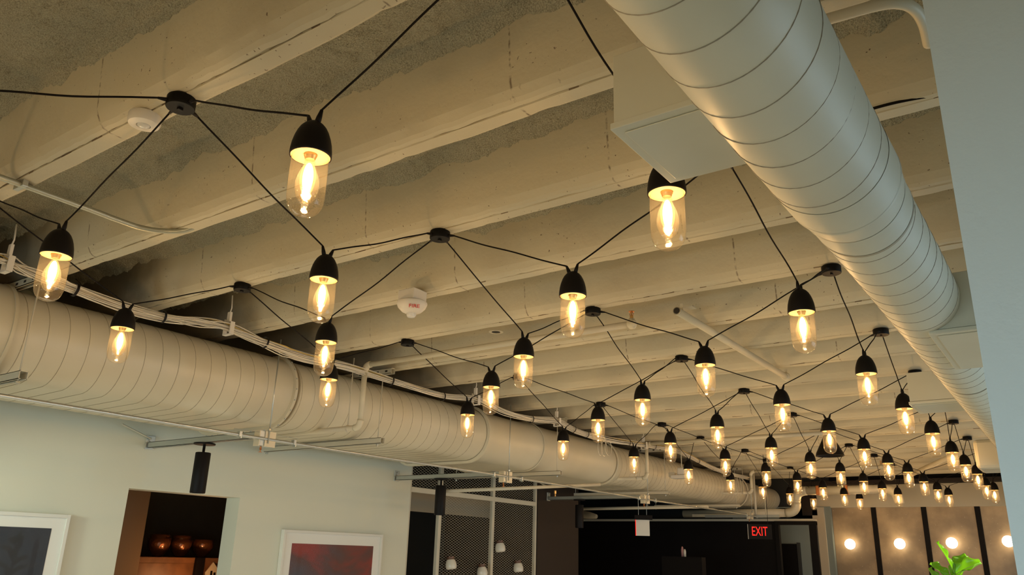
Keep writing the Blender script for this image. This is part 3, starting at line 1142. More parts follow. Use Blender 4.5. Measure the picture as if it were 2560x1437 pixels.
pipe_group(3.82, onz(1566, 803, CZ + 1.235).x, -4.02, CZ + 1.235, CZ + .80, .019, 'cream sprinkler pipe with elbow crossing the ceiling, nearest of its kind')
p2 = onz(1616, 1108, CZ + 1.24)
pipe_group(p2.y, -2.02, p2.x, CZ + 1.235, CZ + .86, .019, 'cream sprinkler pipe with elbow dropping beside the duct, middle distance')
p3 = onz(1893, 1185, CZ + 1.24)
pipe_group(11.3, -2.2, p3.x + .1, CZ + 1.22, CZ + .93, .020, 'cream sprinkler pipe with elbow at the far end of the duct')
# pipe along the room with an open end
t = pipe_thing('short cream pipe with an open dark end under the beams', [[(-1.66, 3.80, CZ + 1.262), (-1.66, 5.62, CZ + 1.262)]], .021)
MB().lathe([(.0215, 0), (.0215, .012), (.017, .012), (.017, 0)], 16, (-1.66, 3.792, CZ + 1.262), axis=(0, 1, 0)).build('pipe_end', M['pipe'], t, True)
MB().lathe([(0, 0), (.0172, 0)], 16, (-1.66, 3.791, CZ + 1.262), axis=(0, 1, 0)).build('bore', M['hole'], t)
fitting(t, (-1.66, 5.64, CZ + 1.262), .030, (0, 1, 0))
for y in (3.86, 5.66):
    bx('hanger_strap', (-1.668, y - .002, CZ + 1.262), (-1.652, y + .002, ZB + .02), M['strut'], t)
bx('flange_plate', (-1.70, 3.86, ZB - .003), (-1.60, 3.92, ZB + .001), M['strut'], t)
# diagonal cream pipe far right
a, b_ = onz(2280, 1185, CZ + 1.20), onz(2405, 1128, CZ + 1.24)
pipe_thing('diagonal cream pipe far beyond the right lamps', [[a, b_]], .030)
# thick white pipe stepping up at the far end
t = empty('drain_pipe', (0, 0, 0), 'thick white pipe stepping up beside the red exit sign', 'pipe')
yy = 12.75
A = [ony(1640, 1296, yy), ony(1955, 1285, yy)]
z0, z1 = CZ + .735, CZ + 1.06
xs = ony(1992, 1270, yy).x
MB().tube([(-5.6, yy, z0), (xs - .16, yy, z0)], .062, 18).build('pipe', M['pipe'], t, True)
MB().tube([(xs, yy, z0 + .13), (xs, yy, z1 - .13)], .062, 18).build('pipe', M['pipe'], t, True)
MB().tube([(xs + .16, yy, z1), (-2.45, yy, z1)], .062, 18).build('pipe', M['pipe'], t, True)
elbow(t, (xs - .17, yy, z0), (xs, yy, z0), (xs, yy, z0 + .15), .068)
elbow(t, (xs, yy, z1 - .15), (xs, yy, z1), (xs + .17, yy, z1), .068)
elbow(t, (-2.47, yy, z1), (-2.30, yy, z1), (-2.30, yy, z1 - .20), .068)
for x in (xs + .35, -3.0):
    bx('clamp', (x - .03, yy - .07, z1 - .07), (x + .03, yy + .07, z1 + .07), M['orange'], t, .01)
# steel unistrut with bracket at far
t = empty('far_strut', (0, 0, 0), 'grey steel strut and bracket above the red exit sign', 'strut')
p = ony(1925, 1285, 12.2)
bx('strut', (-5.0, 12.18, CZ + .64), (-3.85, 12.22, CZ + .68), M['galv'], t)
MB().tube([(-4.2, 12.2, CZ + .66), (-4.2, 12.2, ZB)], .02, 8).build('hanging_post', M['strut'], t, True)
MB().tube([(-4.05, 12.2, CZ + .66), (-4.05, 12.2, ZB)], .006, 6).build('threaded_rod', M['strut'], t, True)

# curved conduit and black cable in the upper right corner, beyond the spiral duct
t = empty('curved_conduit', (0, 0, 0), 'curved cream conduit under the beam, top right behind the spiral duct', 'conduit')
MB().tube(spline([onz(x, y, CZ + 1.25) for x, y in ((1990, 70), (2090, 42), (2190, 14), (2245, 8), (2285, 22), (2310, 60), (2322, 110))], 40), .014, 12).build('conduit', M['pipe'], t, True)
t = empty('black_cable', (0, 0, 0), 'black cable lying along a beam at the upper right', 'cable')
MB().tube(spline([onz(x, y, ZB + .005) for x, y in ((2120, 290), (2205, 265), (2270, 250), (2350, 236), (2420, 224))], 24), .0045, 8).build('cable', M['cord'], t, True)
# grey-green steel conduit at the upper left
t = empty('steel_conduit', (0, 0, 0), 'thin bent steel conduit strapped under the beams, upper left', 'conduit')
zc = ZB - .018
pl = [(-3.13, -1.5, zc), (-3.13, 1.05, zc), (-3.14, 1.50, zc), (-3.13, 1.62, zc), (-3.08, 1.70, zc + .004), (-3.02, 1.745, zc + .012), (-2.96, 1.77, zc + .035), (-2.92, 1.80, zc + .075), (-2.90, 1.82, zc + .14), (-2.90, 1.83, zc + .19)]
MB().tube(spline([Vector(q) for q in pl], 60), .0115, 12).build('conduit', mat('grey_green_steel', (0.42, 0.43, 0.35), 0.35, metal=0.5), t, True)
MB().box((-3.185, 1.118, zc - .010), (-3.105, 1.138, ZB), 0, .002).build('strap', M['galv'], t)
MB().lathe([(0, 0), (.006, 0), (.006, .006), (0, .006)], 6, (-3.17, 1.128, ZB - .012)).build('screw', M['galv'], t)

# occupancy sensor
p = onz(356, 300, ZB - .02)
t = empty('occupancy_sensor', (p.x, 1.115, ZB), 'round white occupancy sensor under the near beam', 'sensor')
MB().lathe([(0, 0), (.048, 0), (.050, -.004), (.050, -.026), (.046, -.034), (.032, -.037), (.022, -.0375), (.021, -.034), (0, -.034)], 36).build('housing', M['plastic'], t, 'auto')
MB().lathe([(.0205, -.034), (.018, -.040), (.010, -.044), (0, -.0455)], 24).build('lens', M['lens'], t, True)

# fire strobe with lettering
t = empty('fire_strobe', (-2.745, 2.90, ZB), 'white fire alarm strobe with red FIRE lettering under a beam', 'alarm')
bx('mounting_box', (-.056, -.052, -.060), (.056, .050, .0), M['plastic'], t, .005)
MB().lathe([(0, -.056), (.070, -.058), (.079, -.064), (.080, -.072), (.072, -.092), (.052, -.112), (.030, -.122), (0, -.125)], 36).build('housing', M['plastic'], t, 'auto')
MB().lathe([(.026, -.120), (.026, -.134), (.020, -.142), (0, -.145)], 12).build('strobe_lens', M['lens'], t, 'auto')
bx('strobe_bracket', (-.030, -.006, -.136), (.030, .006, -.118), M['lens'], t, .003)


def text_mesh(name, txt, size, m, parent, mw, extrude=.0006):
    cu = bpy.data.curves.new(name, 'FONT')
    cu.body = txt
    cu.size = size
    cu.extrude = extrude
    cu.align_x = 'CENTER'
    cu.align_y = 'CENTER'
    o = bpy.data.objects.new(name, cu)
    C.objects.link(o)
    dg = bpy.context.evaluated_depsgraph_get()
    me = bpy.data.meshes.new_from_object(o.evaluated_get(dg))
    C.objects.unlink(o)
    bpy.data.objects.remove(o)
    o = bpy.data.objects.new(name, me)
    me.materials.clear()
    me.materials.append(m)
    C.objects.link(o)
    o.parent = parent
    o.matrix_local = mw
    return o


# letters lie on the sloping underside of the strobe, facing the camera
tocam = (Vector((0, 0, CZ)) - Vector((-2.745, 2.90, ZB)))
hd = Vector((tocam.x, tocam.y, 0)).normalized()
nrm = (hd * .60 + Vector((0, 0, -.80))).normalized()
ctr = hd * .064 + Vector((0, 0, -.0990))
xax = Vector((0, 0, 1)).cross(hd).normalized()
yax = nrm.cross(xax).normalized()
if yax.z < 0:
    xax, yax = -xax, -yax
mw = Matrix((xax, yax, nrm)).transposed().to_4x4()
mw.translation = ctr + nrm * .002 + xax * .012
text_mesh('lettering', 'FIRE', .032, M['red'], t, mw)

# hole left in a soffit
p = onz(1240, 828, ZB)
t = empty('soffit_hole', (p.x, p.y, ZB - .003), 'dark round hole with rough rim in a beam soffit', 'hole')
MB().lathe([(.030, .004), (.045, -.002), (.040, -.004), (.026, -.002), (.024, .002), (0, .002)], 14).build('rim', [M['beam']], t, 'auto')
MB().lathe([(0, -.0008), (.027, -.0022)], 14).build('hollow', M['hole'], t)

# ------------------------------------------------------------------ framed prints on the left wall
def print_mat(name, a, b2, c2, sc):
    m = bpy.data.materials.new(name)
    m.use_nodes = True
    n, l = m.node_tree.nodes, m.node_tree.links
    bs = n['Principled BSDF']
    bs.inputs['Roughness'].default_value = .5
    tc = n.new('ShaderNodeTexCoord')
    t = n.new('ShaderNodeTexNoise')
    t.inputs['Scale'].default_value = sc
    t.inputs['Detail'].default_value = 3
    t.inputs['Distortion'].default_value = 1.2
    l.new(tc.outputs['Generated'], t.inputs['Vector'])
    r = n.new('ShaderNodeValToRGB')
    r.color_ramp.elements[0].color = (*a, 1)
    r.color_ramp.elements[0].position = .35
    r.color_ramp.elements[1].color = (*c2, 1)
    r.color_ramp.elements[1].position = .68
    e = r.color_ramp.elements.new(.5)
    e.color = (*b2, 1)
    l.new(t.outputs['Fac'], r.inputs[0])
    l.new(r.outputs[0], bs.inputs['Base Color'])
    return m


def picture(y0, y1, z0, z1, inner_, art, label):
    t = empty('framed_print', (XL, (y0 + y1) / 2, z0), label, 'picture', 'white framed prints on the left wall')
    o = Vector((XL, (y0 + y1) / 2, z0))
    fw = .022
    b = MB()
    for lo, hi in (((XL + .001, y0, z0), (XL + .042, y0 + fw, z1)), ((XL + .001, y1 - fw, z0), (XL + .042, y1, z1)),
                   ((XL + .001, y0 + fw, z1 - fw), (XL + .042, y1 - fw, z1)), ((XL + .001, y0 + fw, z0), (XL + .042, y1 - fw, z0 + fw))):
        b.box(sub(lo, o), sub(hi, o), 0, .001)
    b.build('frame', M['frame'], t)
    MB().box(sub((XL + .004, y0 + fw, z0 + fw), o), sub((XL + .026, y1 - fw, z1 - fw), o)).build('mat_board', M['matboard'], t)
    i0, i1, j0, j1 = inner_
    MB().box(sub((XL + .0262, i0, j0), o), sub((XL + .0275, i1, j1), o)).build('print', art, t)
    MB().box(sub((XL + .031, y0 + fw, z0 + fw), o), sub((XL + .033, y1 - fw, z1 - fw), o)).build('glass', M['picglass'], t)
    return t


pa = print_mat('dark_photo_print', (0.006, 0.006, 0.006), (0.020, 0.016, 0.014), (0.055, 0.058, 0.055), 2.2)
pb = print_mat('red_photo_print', (0.28, 0.035, 0.020), (0.11, 0.045, 0.035), (0.075, 0.070, 0.085), 1.6)
picture(1.35, 2.735, .75, CZ + .172, (1.45, 2.635, .86, CZ + .083), pa, 'white framed dark print at the far left of the wall')
picture(4.495, 5.655, .85, CZ + .152, (4.60, 5.55, .95, CZ + .046), pb, 'white framed red and grey print right of the doorway')

# ------------------------------------------------------------------ pantry shelf, bowls, small sign
sh0, sh1 = onx(358, 1390, -6.95), onx(580, 1402, -6.95)
zsh = CZ - .10
t = empty('pantry_cabinet', (-7.2, (sh0.y + sh1.y) / 2, 0), 'orange brown wooden cabinet inside the doorway, bowls on top', 'cabinet')
o_ = Vector((-7.2, (sh0.y + sh1.y) / 2, 0))
MB().box(sub((-7.55, 4.12, 0.02), o_), sub((-6.96, 5.6, zsh - .05), o_), 0, .004).build('carcass', M['wood'], t)
MB().box(sub((-7.58, 4.10, zsh - .05), o_), sub((-6.94, 5.62, zsh), o_), 0, .004).build('top', M['wood'], t)
MB().box(sub((-6.94, 4.66, .02), o_), sub((-6.91, 4.75, zsh - .0), o_), 0, .002).build('post', M['dark'], t)
bowl = [(0, .004), (.030, .004), (.034, 0), (.036, .006), (.062, .035), (.078, .080), (.082, .125), (.079, .125), (.074, .082), (.058, .040), (.030, .012), (0, .012)]
for k, (y, s_, z) in enumerate(((4.40, 1.3, 0), (4.625, 1.25, 0), (4.86, 1.3, 0), (4.40, 1.12, .055), (4.625, 1.1, .055))):
    o = MB().lathe([(r * s_, zz * s_) for r, zz in bowl], 28).build('bowl', M['amber'], None, True, loc=(-7.15, y, zsh + z + .0005))
    tag(o, ['dark amber hammered bowl on the pantry cabinet, leftmost', 'dark amber hammered bowl, second from the left on the cabinet', 'dark amber hammered bowl nearest the right end of the cabinet',
            'dark bowl nested inside the leftmost pantry bowl', 'dark bowl nested inside the second pantry bowl'][k], 'bowl', 'amber bowls on the pantry cabinet')
# small angular sign hung on the cabinet front
t = empty('roof_shaped_sign', (-6.93, 4.86, CZ - .30), 'small pale pointed sign leaning on the cabinet front', 'sign')
MB().add([(0, -.07, 0), (0, .05, 0), (0, .07, .08), (0, -.01, .16), (0, -.08, .07), (.012, -.07, 0), (.012, .05, 0), (.012, .07, .08), (.012, -.01, .16), (.012, -.08, .07)],
         [(4, 3, 2, 1, 0), (5, 6, 7, 8, 9), (0, 1, 6, 5), (1, 2, 7, 6), (2, 3, 8, 7), (3, 4, 9, 8), (4, 0, 5, 9)]).build('board', M['boxcover'], t)
for a_ in ((-.03, .02, -.008, .085), (.005, .02, .027, .07)):
    MB().box((.0122, a_[0], a_[1]), (.0135, a_[2], a_[3])).build('mark', M['black'], t)
# warm lamp inside the pantry (its glow on the cabinet is seen)
pl_ = bpy.data.lights.new('pantry_light', 'POINT')
pl_.energy = 5.0
pl_.color = (1.0, .45, .16)
pl_.shadow_soft_size = .05
po = bpy.data.objects.new('pantry_light', pl_)
C.objects.link(po)
po.location = (-6.6, 4.5, 1.30)

# ------------------------------------------------------------------ mesh screen
MX = -5.58
t = empty('mesh_screen', (MX, 7.2, 0), 'cream framed expanded metal screen beyond the left wall end', 'screen')
o_ = Vector((MX, 7.2, 0))
ytop = CZ + .98
posts = [6.03 + .02, 6.52, 7.44, 8.30]
for y, wd in zip(posts, (.02, .045, .045, .030)):
    MB().box(sub((MX - .02, y - wd / 2, 0), o_), sub((MX + .02, y + wd / 2, ytop), o_), 0, .003).build('post', M['meshm'], t)
MB().box(sub((MX - .018, 6.06, CZ + .575), o_), sub((MX + .022, 8.29, CZ + .625), o_), 0, .003).build('cross_rail', M['meshm'], t)
MB().box(sub((MX - .018, 6.06, ytop - .04), o_), sub((MX + .018, 8.29, ytop), o_), 0, .003).build('top_rail', M['meshm'], t)


def diamond(y0, y1, z0, z1, cy=.0285, cz=.0265):
    b = MB()
    vs, fs = [], []
    ny, nz = int((y1 - y0) / cy), int((z1 - z0) / (cz / 2))
    th, wd = .0010, .0013
    for i in range(ny + 1):
        base_ = len(vs)
        s_ = 1 if i % 2 else -1
        for k in range(nz + 1):
            # zig-zag strand; neighbours mirror so that they touch
            off = (cy / 2 - wd * .6) * (1 if (k // 1) % 2 == 0 else -1) * s_
            y = y0 + i * cy + off
            z = z0 + k * cz / 2
            vs += [(MX - th, y - wd, z), (MX + th, y - wd, z), (MX + th, y + wd, z), (MX - th, y + wd, z)]
        for k in range(nz):
            q = base_ + k * 4
            for e in range(4):
                fs.append((q + e, q + (e + 1) % 4, q + 4 + (e + 1) % 4, q + 4 + e))
    vs = [tuple(sub(v, o_)) for v in vs]
    return b.add(vs, fs)


for a in ((6.54, 7.42, .05, CZ + .575), (7.46, 8.29, .05, CZ + .575), (6.07, 6.50, CZ + .625, ytop - .04), (6.54, 7.42, CZ + .625, ytop - .04), (7.46, 8.29, CZ + .625, ytop - .04)):
    diamond(*a).build('mesh_infill', M['meshm'], t)['kind'] = 'stuff'

potp = [(0, 0), (.040, 0), (.052, .006), (.058, .028), (.056, .055), (.048, .082), (.040, .094)]
necks = [(.040, .094), (.036, .104), (.040, .118), (.043, .122), (.039, .122), (.030, .108), (0, .100)]
for k, (px, py) in enumerate(((1129, 1410), (1207, 1428), (1252, 1368), (1297, 1418))):
    p = onx(px, py, MX + .075)
    t = empty('hanging_jar', (p.x, p.y, p.z - .05), ['small white jar with brown neck on the mesh, leftmost', 'small white jar with brown neck on the mesh, lowest one', 'small white jar with brown neck on the mesh, highest one',
                                                    'small white jar with brown neck on the mesh, rightmost'][k], 'jar', 'white and brown jars on the mesh screen')
    MB().lathe(potp, 24).build('body', M['ceramic'], t, True)
    MB().lathe(necks, 24).build('neck', M['clay'], t, True)
    MB().tube([(-.03, 0, .10), (-.06, 0, .112), (-.078, 0, .108)], .003, 6).build('hook', M['black'], t)
    t.rotation_euler = (0, math.radians(-9), 0)

# ------------------------------------------------------------------ dark spaces behind the screen and beyond
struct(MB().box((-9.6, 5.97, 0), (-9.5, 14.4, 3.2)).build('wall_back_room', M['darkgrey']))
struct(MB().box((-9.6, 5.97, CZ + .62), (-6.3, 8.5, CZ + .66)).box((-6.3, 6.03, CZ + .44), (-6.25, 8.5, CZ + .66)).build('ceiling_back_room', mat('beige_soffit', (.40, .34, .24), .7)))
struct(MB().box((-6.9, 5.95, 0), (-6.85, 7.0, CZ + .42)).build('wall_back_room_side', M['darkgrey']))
t = empty('dark_door', (-6.84, 6.7, 0), 'dark door in the room behind the mesh screen', 'door')
bx('door_leaf', (0, -.25, 0), (.03, .30, CZ + .12), M['dark'], t, .003)
t = empty('ceiling_speaker', (-6.2, 6.2, CZ + .50), 'small black box speaker seen through the gap beside the screen', 'speaker')
bx('cabinet', (-.05, -.05, -.05), (.05, .05, .06), M['black'], t, .006)
bx('bracket', (-.02, -.02, .06), (.02, .02, .08), M['black'], t)
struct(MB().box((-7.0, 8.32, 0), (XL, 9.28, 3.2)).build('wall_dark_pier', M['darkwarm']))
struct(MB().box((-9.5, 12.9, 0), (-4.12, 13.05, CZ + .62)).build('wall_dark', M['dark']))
struct(MB().box((-9.5, 12.86, CZ + .62), (-3.55, 13.06, CZ + .655)).build('trim_1', M['strut']))
# dark portal with recess behind the exit sign
struct(MB().box((-4.14, 12.84, 0), (-4.08, 12.9, CZ + .60)).box((-3.62, 12.84, 0), (-3.51, 12.90, CZ + .60)).box((-4.14, 12.83, CZ + .565), (-3.51, 12.91, CZ + .62)).build('trim_2', M['dark']))
struct(MB().box((-5.2, 13.9, 0), (-3.56, 14.0, CZ + .9)).build('wall_grey_recess', M['greywall']))
t = empty('dark_far_door', (-4.15, 13.84, 0), 'dark door at the end, under the red exit sign', 'door')
bx('door_leaf', (-.55, 0, 0), (.03, .05, CZ + .31), M['dark'], t, .004)
bx('door_frame', (.03, -.01, 0), (.07, .06, CZ + .33), M['darkgrey'], t, .002)
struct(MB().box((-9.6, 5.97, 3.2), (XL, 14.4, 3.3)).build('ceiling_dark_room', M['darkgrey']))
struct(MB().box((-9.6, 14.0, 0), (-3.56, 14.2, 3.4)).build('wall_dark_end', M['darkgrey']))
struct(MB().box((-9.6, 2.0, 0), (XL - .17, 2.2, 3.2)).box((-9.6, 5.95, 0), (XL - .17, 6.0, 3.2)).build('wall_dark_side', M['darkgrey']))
struct(MB().box((-3.2, -1.40, 1.57), (XR, -1.20, 3.25)).build('trim_light_blocker', M['wall']))  # unseen bulkhead added behind the camera to keep rear window light off the heights
# long ceiling things in the dark opening
t = empty('dark_room_pipe', (0, 0, 0), 'cream pipe crossing the dark opening beyond the mesh', 'pipe')
MB().tube([(-7.5, 10.6, CZ + .68), (-4.3, 10.6, CZ + .70)], .022, 10).build('pipe', M['pipe'], t, True)
for x in (-6.8, -5.2):
    MB().tube([(x, 10.6, CZ + .70), (x, 10.6, 3.198)], .005, 6).build('threaded_rod', M['strut'], t)
t = empty('dark_room_pipe', (0, 0, 0), 'cream sprinkler branch pipe in front of the mesh screen top', 'pipe')
MB().tube([onx(1105, 1228, -5.0), onx(1500, 1211, -4.3)], .017, 10).build('pipe', M['pipe'], t, True)
q = onx(1388, 1226, -4.42)
MB().lathe([(.012, 0), (.012, -.03), (.006, -.035), (.006, -.055), (.016, -.058), (0, -.06)], 10, q).build('sprinkler_head', M['brass'], t)
t = empty('dark_room_duct', (0, 0, 0), 'pale fabric covered duct end inside the dark opening', 'duct')
MB().tube([(-6.6, 10.2, CZ + .60), (-6.2, 10.2, CZ + .60), (-5.9, 10.15, CZ + .57), (-5.75, 10.1, CZ + .55)], .06, 14, rs=[.065, .065, .05, .03]).build('duct_section', mat('dull_beige', (.30, .26, .18), .8), t, True)
MB().tube([(-6.2, 10.2, CZ + .64), (-6.2, 10.2, 3.198)], .005, 6).build('threaded_rod', M['strut'], t)
t = empty('ceiling_bar', (0, 0, 0), 'pale bar light on the dark wall left of the exit sign', 'bar')
MB().box(ony(1730, 1284, 12.6) + Vector((0, 0, -.05)), ony(1870, 1284, 12.6) + Vector((0, .05, .0)), 0, .004).build('bar', M['pipe'], t)
t = empty('access_hatch', (0, 0, 0), 'black opening with pale rim behind the thick pipe', 'hatch')
pp = ony(2003, 1238, 13.9)
bx('panel', (pp.x, 13.88, CZ + .76), (pp.x + .24, 13.9, CZ + 1.10), M['darkwarm'], t)

# exit signs
p = ony(1900, 1329, 10.1)
t = empty('exit_sign', p, 'black exit sign with glowing red EXIT letters', 'sign')
q = (Vector((0, 0, CZ)) - p)
ang = math.atan2(q.x, -q.y) + .02
t.rotation_euler = (0, 0, ang)
bx('housing', (-.140, -.01, -.088), (.140, .03, .088), M['dark'], t, .003)
bx('side_edge', (-.144, -.012, -.088), (-.140, .03, .088), M['white'], t)
text_mesh('lettering', 'EXIT', .155, M['exitred'], t, Matrix.Translation((-.005, -.0125, .0)) @ Matrix.Rotation(PI / 2, 4, 'X') @ Matrix.Scale(.60, 4, (1, 0, 0)), .001)
MB().tube([(.10, .01, .088), (.10, .01, ZB - p.z)], .003, 6).build('stem', M['black'], t)
p = ony(1607, 1319, 9.3)
t = empty('exit_sign', p, 'square pale sign with red edge hanging in the dark opening', 'sign')
t.rotation_euler = (0, 0, math.atan2(-p.x * -1, -p.y * -1) * 0 + .45)
bx('panel', (-.083, 0, -.095), (.083, .012, .095), M['white'], t, .001)
bx('red_edge', (-.090, -.002, -.095), (-.0835, .014, .095), M['exitred'], t)
bx('housing', (-.10, -.02, .097), (.12, .04, .15), M['dark'], t, .003)
for x in (-.05, .05):
    MB().tube([(x, .01, .15), (x, .01, ZB - p.z)], .003, 6).build('rod', M['galv'], t)
p = ony(1708, 1382, 11.0)
for k, (dx, h, m_) in enumerate(((-.012, .12, mat('dull_pink', (.42, .22, .22), .6)), (.024, .085, M['ceramic']))):
    o = MB().lathe([(0, -.02), (.018, -.02), (.019, h * .6), (.012, h * .9), (0, h)], 14).build('candle', m_, None, True, loc=(p.x + dx, 11.0, p.z - .03))
    tag(o, ['small dull pink bottle on the dark shelf ledge', 'small cream bottle on the dark shelf ledge'][k], 'bottle', 'two small bottles in the dark')
o = bx('bottle_stand', (p.x - .3, 10.93, 0), (p.x + .3, 11.07, p.z - .0505), M['dark'])
tag(o, 'dark stand holding two small bottles', 'stand')

# ------------------------------------------------------------------ far wall: cream column, header, speckled panels, dark battens, globes
def panel_mat():
    m = mat('speckled_bronze_panel', (.28, .20, .12), .35, noise=(2.3, (.56, .40, .23), .38, .68))
    n, l = m.node_tree.nodes, m.node_tree.links
    b = n['Principled BSDF']
    src = b.inputs['Base Color'].links[0].from_socket
    v = n.new('ShaderNodeTexVoronoi')
    v.inputs['Scale'].default_value = 16
    l.new(n['Texture Coordinate'].outputs['Object'], v.inputs['Vector'])
    r = n.new('ShaderNodeMapRange')
    r.inputs[1].default_value, r.inputs[2].default_value = .10, .06
    l.new(v.outputs['Distance'], r.inputs[0])
    mx_ = n.new('ShaderNodeMix')
    mx_.data_type = 'RGBA'
    l.new(r.outputs[0], mx_.inputs[0])
    l.new(src, mx_.inputs[6])
    mx_.inputs[7].default_value = (.55, .44, .29, 1)
    l.new(mx_.outputs[2], b.inputs['Base Color'])
    return m


PM = panel_mat()
wb_ = struct(MB().box((-3.56, YF + .05, 0), (XR, YF + .2, 3.3)).build('wall_back', M['dark']))
XP = [-3.605, -2.92, -2.195, -1.47, -.74, 0, .73, 1.46, 2.2]
for a, b2 in zip(XP, XP[1:]):
    bx('panel', (a + .035, YF + .012, 0), (b2 - .035, YF + .049, CZ + .90), PM, wb_, .004)
    bx('batten', (a - .035, YF - .015, 0), (a + .035, YF + .055, CZ + .90), M['dark'], wb_, .003)
struct(bx('trim_3', (-4.0, YF - .06, CZ + .885), (XR, YF + .05, CZ + 1.23), mat('header_paint', (.64, .56, .40), .5), None, .004))
struct(bx('trim_4', (-4.0, YF - .16, CZ + 1.235), (XR, YF + .05, CZ + 1.30), M['darkwarm'], None, .004))
struct(bx('trim_5', (-3.845, YF - .12, 0), (-3.65, YF + .05, CZ + .89), mat('column_paint', (.60, .52, .38), .5), None, .006))
struct(bx('trim_6', (-4.4, YF - .1, CZ + .70), (-3.65, YF + .05, CZ + .885), M['strut'], None, .004))
for k, (px, py) in enumerate(((2126, 1360), (2250, 1359), (2380, 1357), (2521, 1353))):
    p = ony(px, py, YF - .07)
    t = empty('globe_sconce', (p.x, YF + .012, p.z), ['round glowing globe light on the leftmost speckled panel', 'round glowing globe light on the second speckled panel', 'round glowing globe light above the plant leaf',
                                                      'round glowing globe light at the edge of the near wall'][k], 'wall light', 'globe lights on the bronze panels')
    MB().lathe([(0, 0), (.05, 0), (.05, .02), (.03, .03), (0, .03)], 20, (0, 0, 0), axis=(0, -1, 0)).build('backplate', M['brass'], t, True)
    b = MB().lathe(ell(.080, -.080, .080, 16), 24, (0, -.105, 0)).build('globe', M['globe'], t, True)

# black cone pendant
t = empty('cone_pendant', (-2.15, 8.6, CZ + 1.055), 'large black cone shade pendant among the far lamps', 'lamp')
MB().lathe([(0, .235), (.022, .235), (.040, .215), (.072, .150), (.105, .085), (.132, .030), (.140, 0), (.136, 0), (.128, .03), (.10, .085), (.068, .145), (.02, .21), (0, .212)], 32).build('shade', M['black'], t, 'auto')
MB().tube([(0, 0, .23), (0, 0, ZB - CZ - 1.055)], .004, 6).build('cord', M['cord'], t)

# small projector on a rod in front of the duct
p = onz(1712, 1193, CZ + .86)
p = onx(1705, 1192, -3.98)
t = empty('wifi_projector', p, 'small white box hanging on a rod in front of the duct', 'device')
bx('housing', (-.12, -.06, -.02), (.12, .06, .02), M['plastic'], t, .006)
bx('bracket', (-.16, -.03, .0), (-.08, .03, .055), M['strut'], t, .004)
MB().tube([(0, 0, .02), (0, 0, ZB - p.z)], .006, 8).build('rod', M['strut'], t, True)
bx('hood', (-.05, -.04, .02), (.06, .04, .11), M['plastic'], t, .02)

# ------------------------------------------------------------------ fiddle leaf plant
def leaf_mat():
    m = bpy.data.materials.new('fig_leaf')
    m.use_nodes = True
    n, l = m.node_tree.nodes, m.node_tree.links
    b = n['Principled BSDF']
    b.inputs['Base Color'].default_value = (.22, .40, .04, 1)
    b.inputs['Roughness'].default_value = .25
    tr = n.new('ShaderNodeBsdfTranslucent')
    tr.inputs[0].default_value = (.50, .80, .06, 1)
    x = n.new('ShaderNodeMixShader')
    x.inputs[0].default_value = .55
    l.new(b.outputs[0], x.inputs[1])
    l.new(tr.outputs[0], x.inputs[2])
    l.new(x.outputs[0], n['Material Output'].inputs[0])
    return m


LM_ = leaf_mat()
PY = 4.6
pc = ony(2392, 1437, PY)
plant = empty('fiddle_leaf_fig', (pc.x, PY, 0), 'tall green fiddle leaf fig with sunlit top leaves', 'plant')


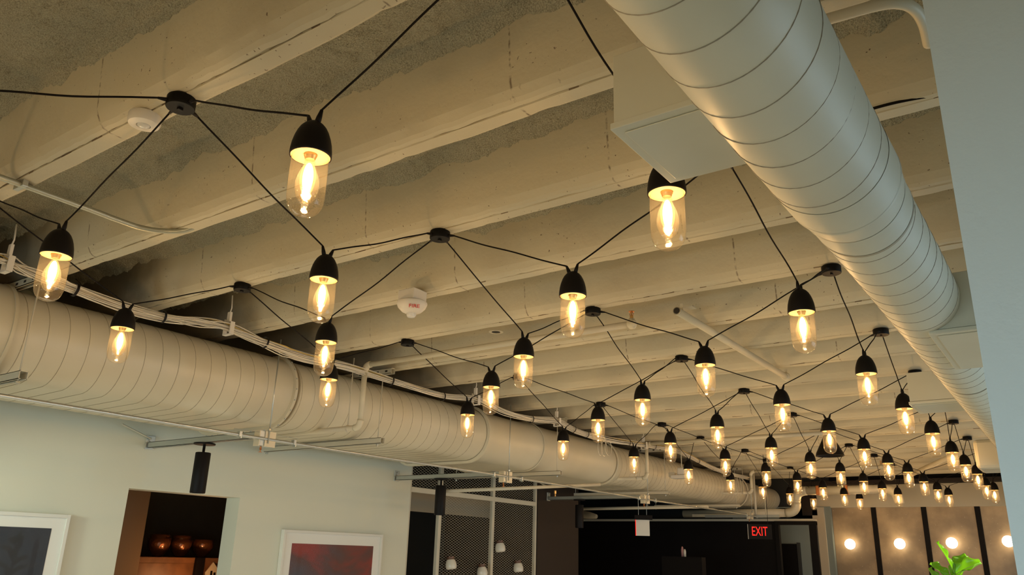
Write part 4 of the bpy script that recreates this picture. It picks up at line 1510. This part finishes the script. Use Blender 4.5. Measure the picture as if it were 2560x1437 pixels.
def leaf(base_, tip, width, up, curl=.25, nL=28, nW=10, name='leaf', parent=None):
    base_, tip = Vector(base_), Vector(tip)
    d = tip - base_
    L = d.length
    d.normalize()
    side = d.cross(Vector(up)).normalized()
    nn = side.cross(d).normalized()
    vs, fs = [], []
    for i in range(nL + 1):
        t = i / nL
        wv = width * (math.sin(PI * min(1, t ** .8 * .97 + .02)) ** .7) * (.62 + .38 * t) * (1 - .18 * math.exp(-((t - .42) * 7) ** 2))
        c = base_ + d * (L * t) + nn * (L * curl * math.sin(PI * t * .8) * .5)
        for k in range(nW + 1):
            s_ = (k / nW - .5) * 2
            wavy = .008 * math.sin(t * 15 + s_ * 2) * s_ * s_
            vs.append(c + side * (s_ * wv / 2) + nn * (s_ * s_ * width * .24 + wavy))
    for i in range(nL):
        for k in range(nW):
            a = i * (nW + 1) + k
            fs.append((a, a + 1, a + nW + 2, a + nW + 1))
    o = MB().add(vs, fs).build(name, LM_, parent, True)
    md = o.modifiers.new('thickness', 'SOLIDIFY')
    md.thickness = .0008
    MB().tube([base_ + d * (L * i / 8) + nn * (L * curl * math.sin(PI * i / 8 * .8) * .5) for i in range(9)], .0022, 5, rs=[.003 - .0002 * i for i in range(9)]).build('midrib', mat_rib, o, True)
    return o


mat_rib = mat('leaf_rib', (.38, .55, .12), .5)
o_ = Vector((pc.x, PY, 0))
L_ = lambda px, py, y=PY: sub(ony(px, py, y), o_)
leaf(L_(2388, 1436), L_(2338, 1356), .050, (1, .35, .5), .10, parent=plant)
leaf(L_(2384, 1440), L_(2457, 1412), .10, (.2, -.75, .9), .22, parent=plant)
leaf(L_(2386, 1446, PY + .05), L_(2420, 1393, PY + .10), .11, (-.3, -1, .3), .1, parent=plant)
leaf(L_(2378, 1452, PY + .04), L_(2322, 1412, PY + .02), .07, (0, -.6, 1), .2, parent=plant)
leaf(L_(2360, 1475), L_(2322, 1420), .075, (.9, .5, .6), -.1, parent=plant)
rg = random.Random(9)
stem = [Vector((0, 0, .30)), Vector((.01, 0, .7)), Vector((-.01, .01, 1.15)), L_(2386, 1445)]
MB().tube(spline(stem, 16), .011, 10, rs=[.016 - .0006 * i for i in range(16)]).build('stem', mat('fig_bark', (.20, .14, .09), .8), plant, True)
for k in range(14):
    z = .75 + k * .052
    a = k * 2.4
    d = Vector((math.cos(a), math.sin(a), .35))
    leaf(Vector((0, 0, z)) + d * .02, Vector((0, 0, z)) + d * rg.uniform(.20, .27), .13, (0, 0, 1), .2, parent=plant)
MB().lathe([(0, 0), (.15, 0), (.155, .01), (.19, .32), (.195, .34), (.18, .34), (.17, .31), (0, .31)], 28).build('pot', M['white'], plant, 'auto')
MB().lathe([(0, .312), (.169, .311)], 20).build('soil', M['soil'], plant)
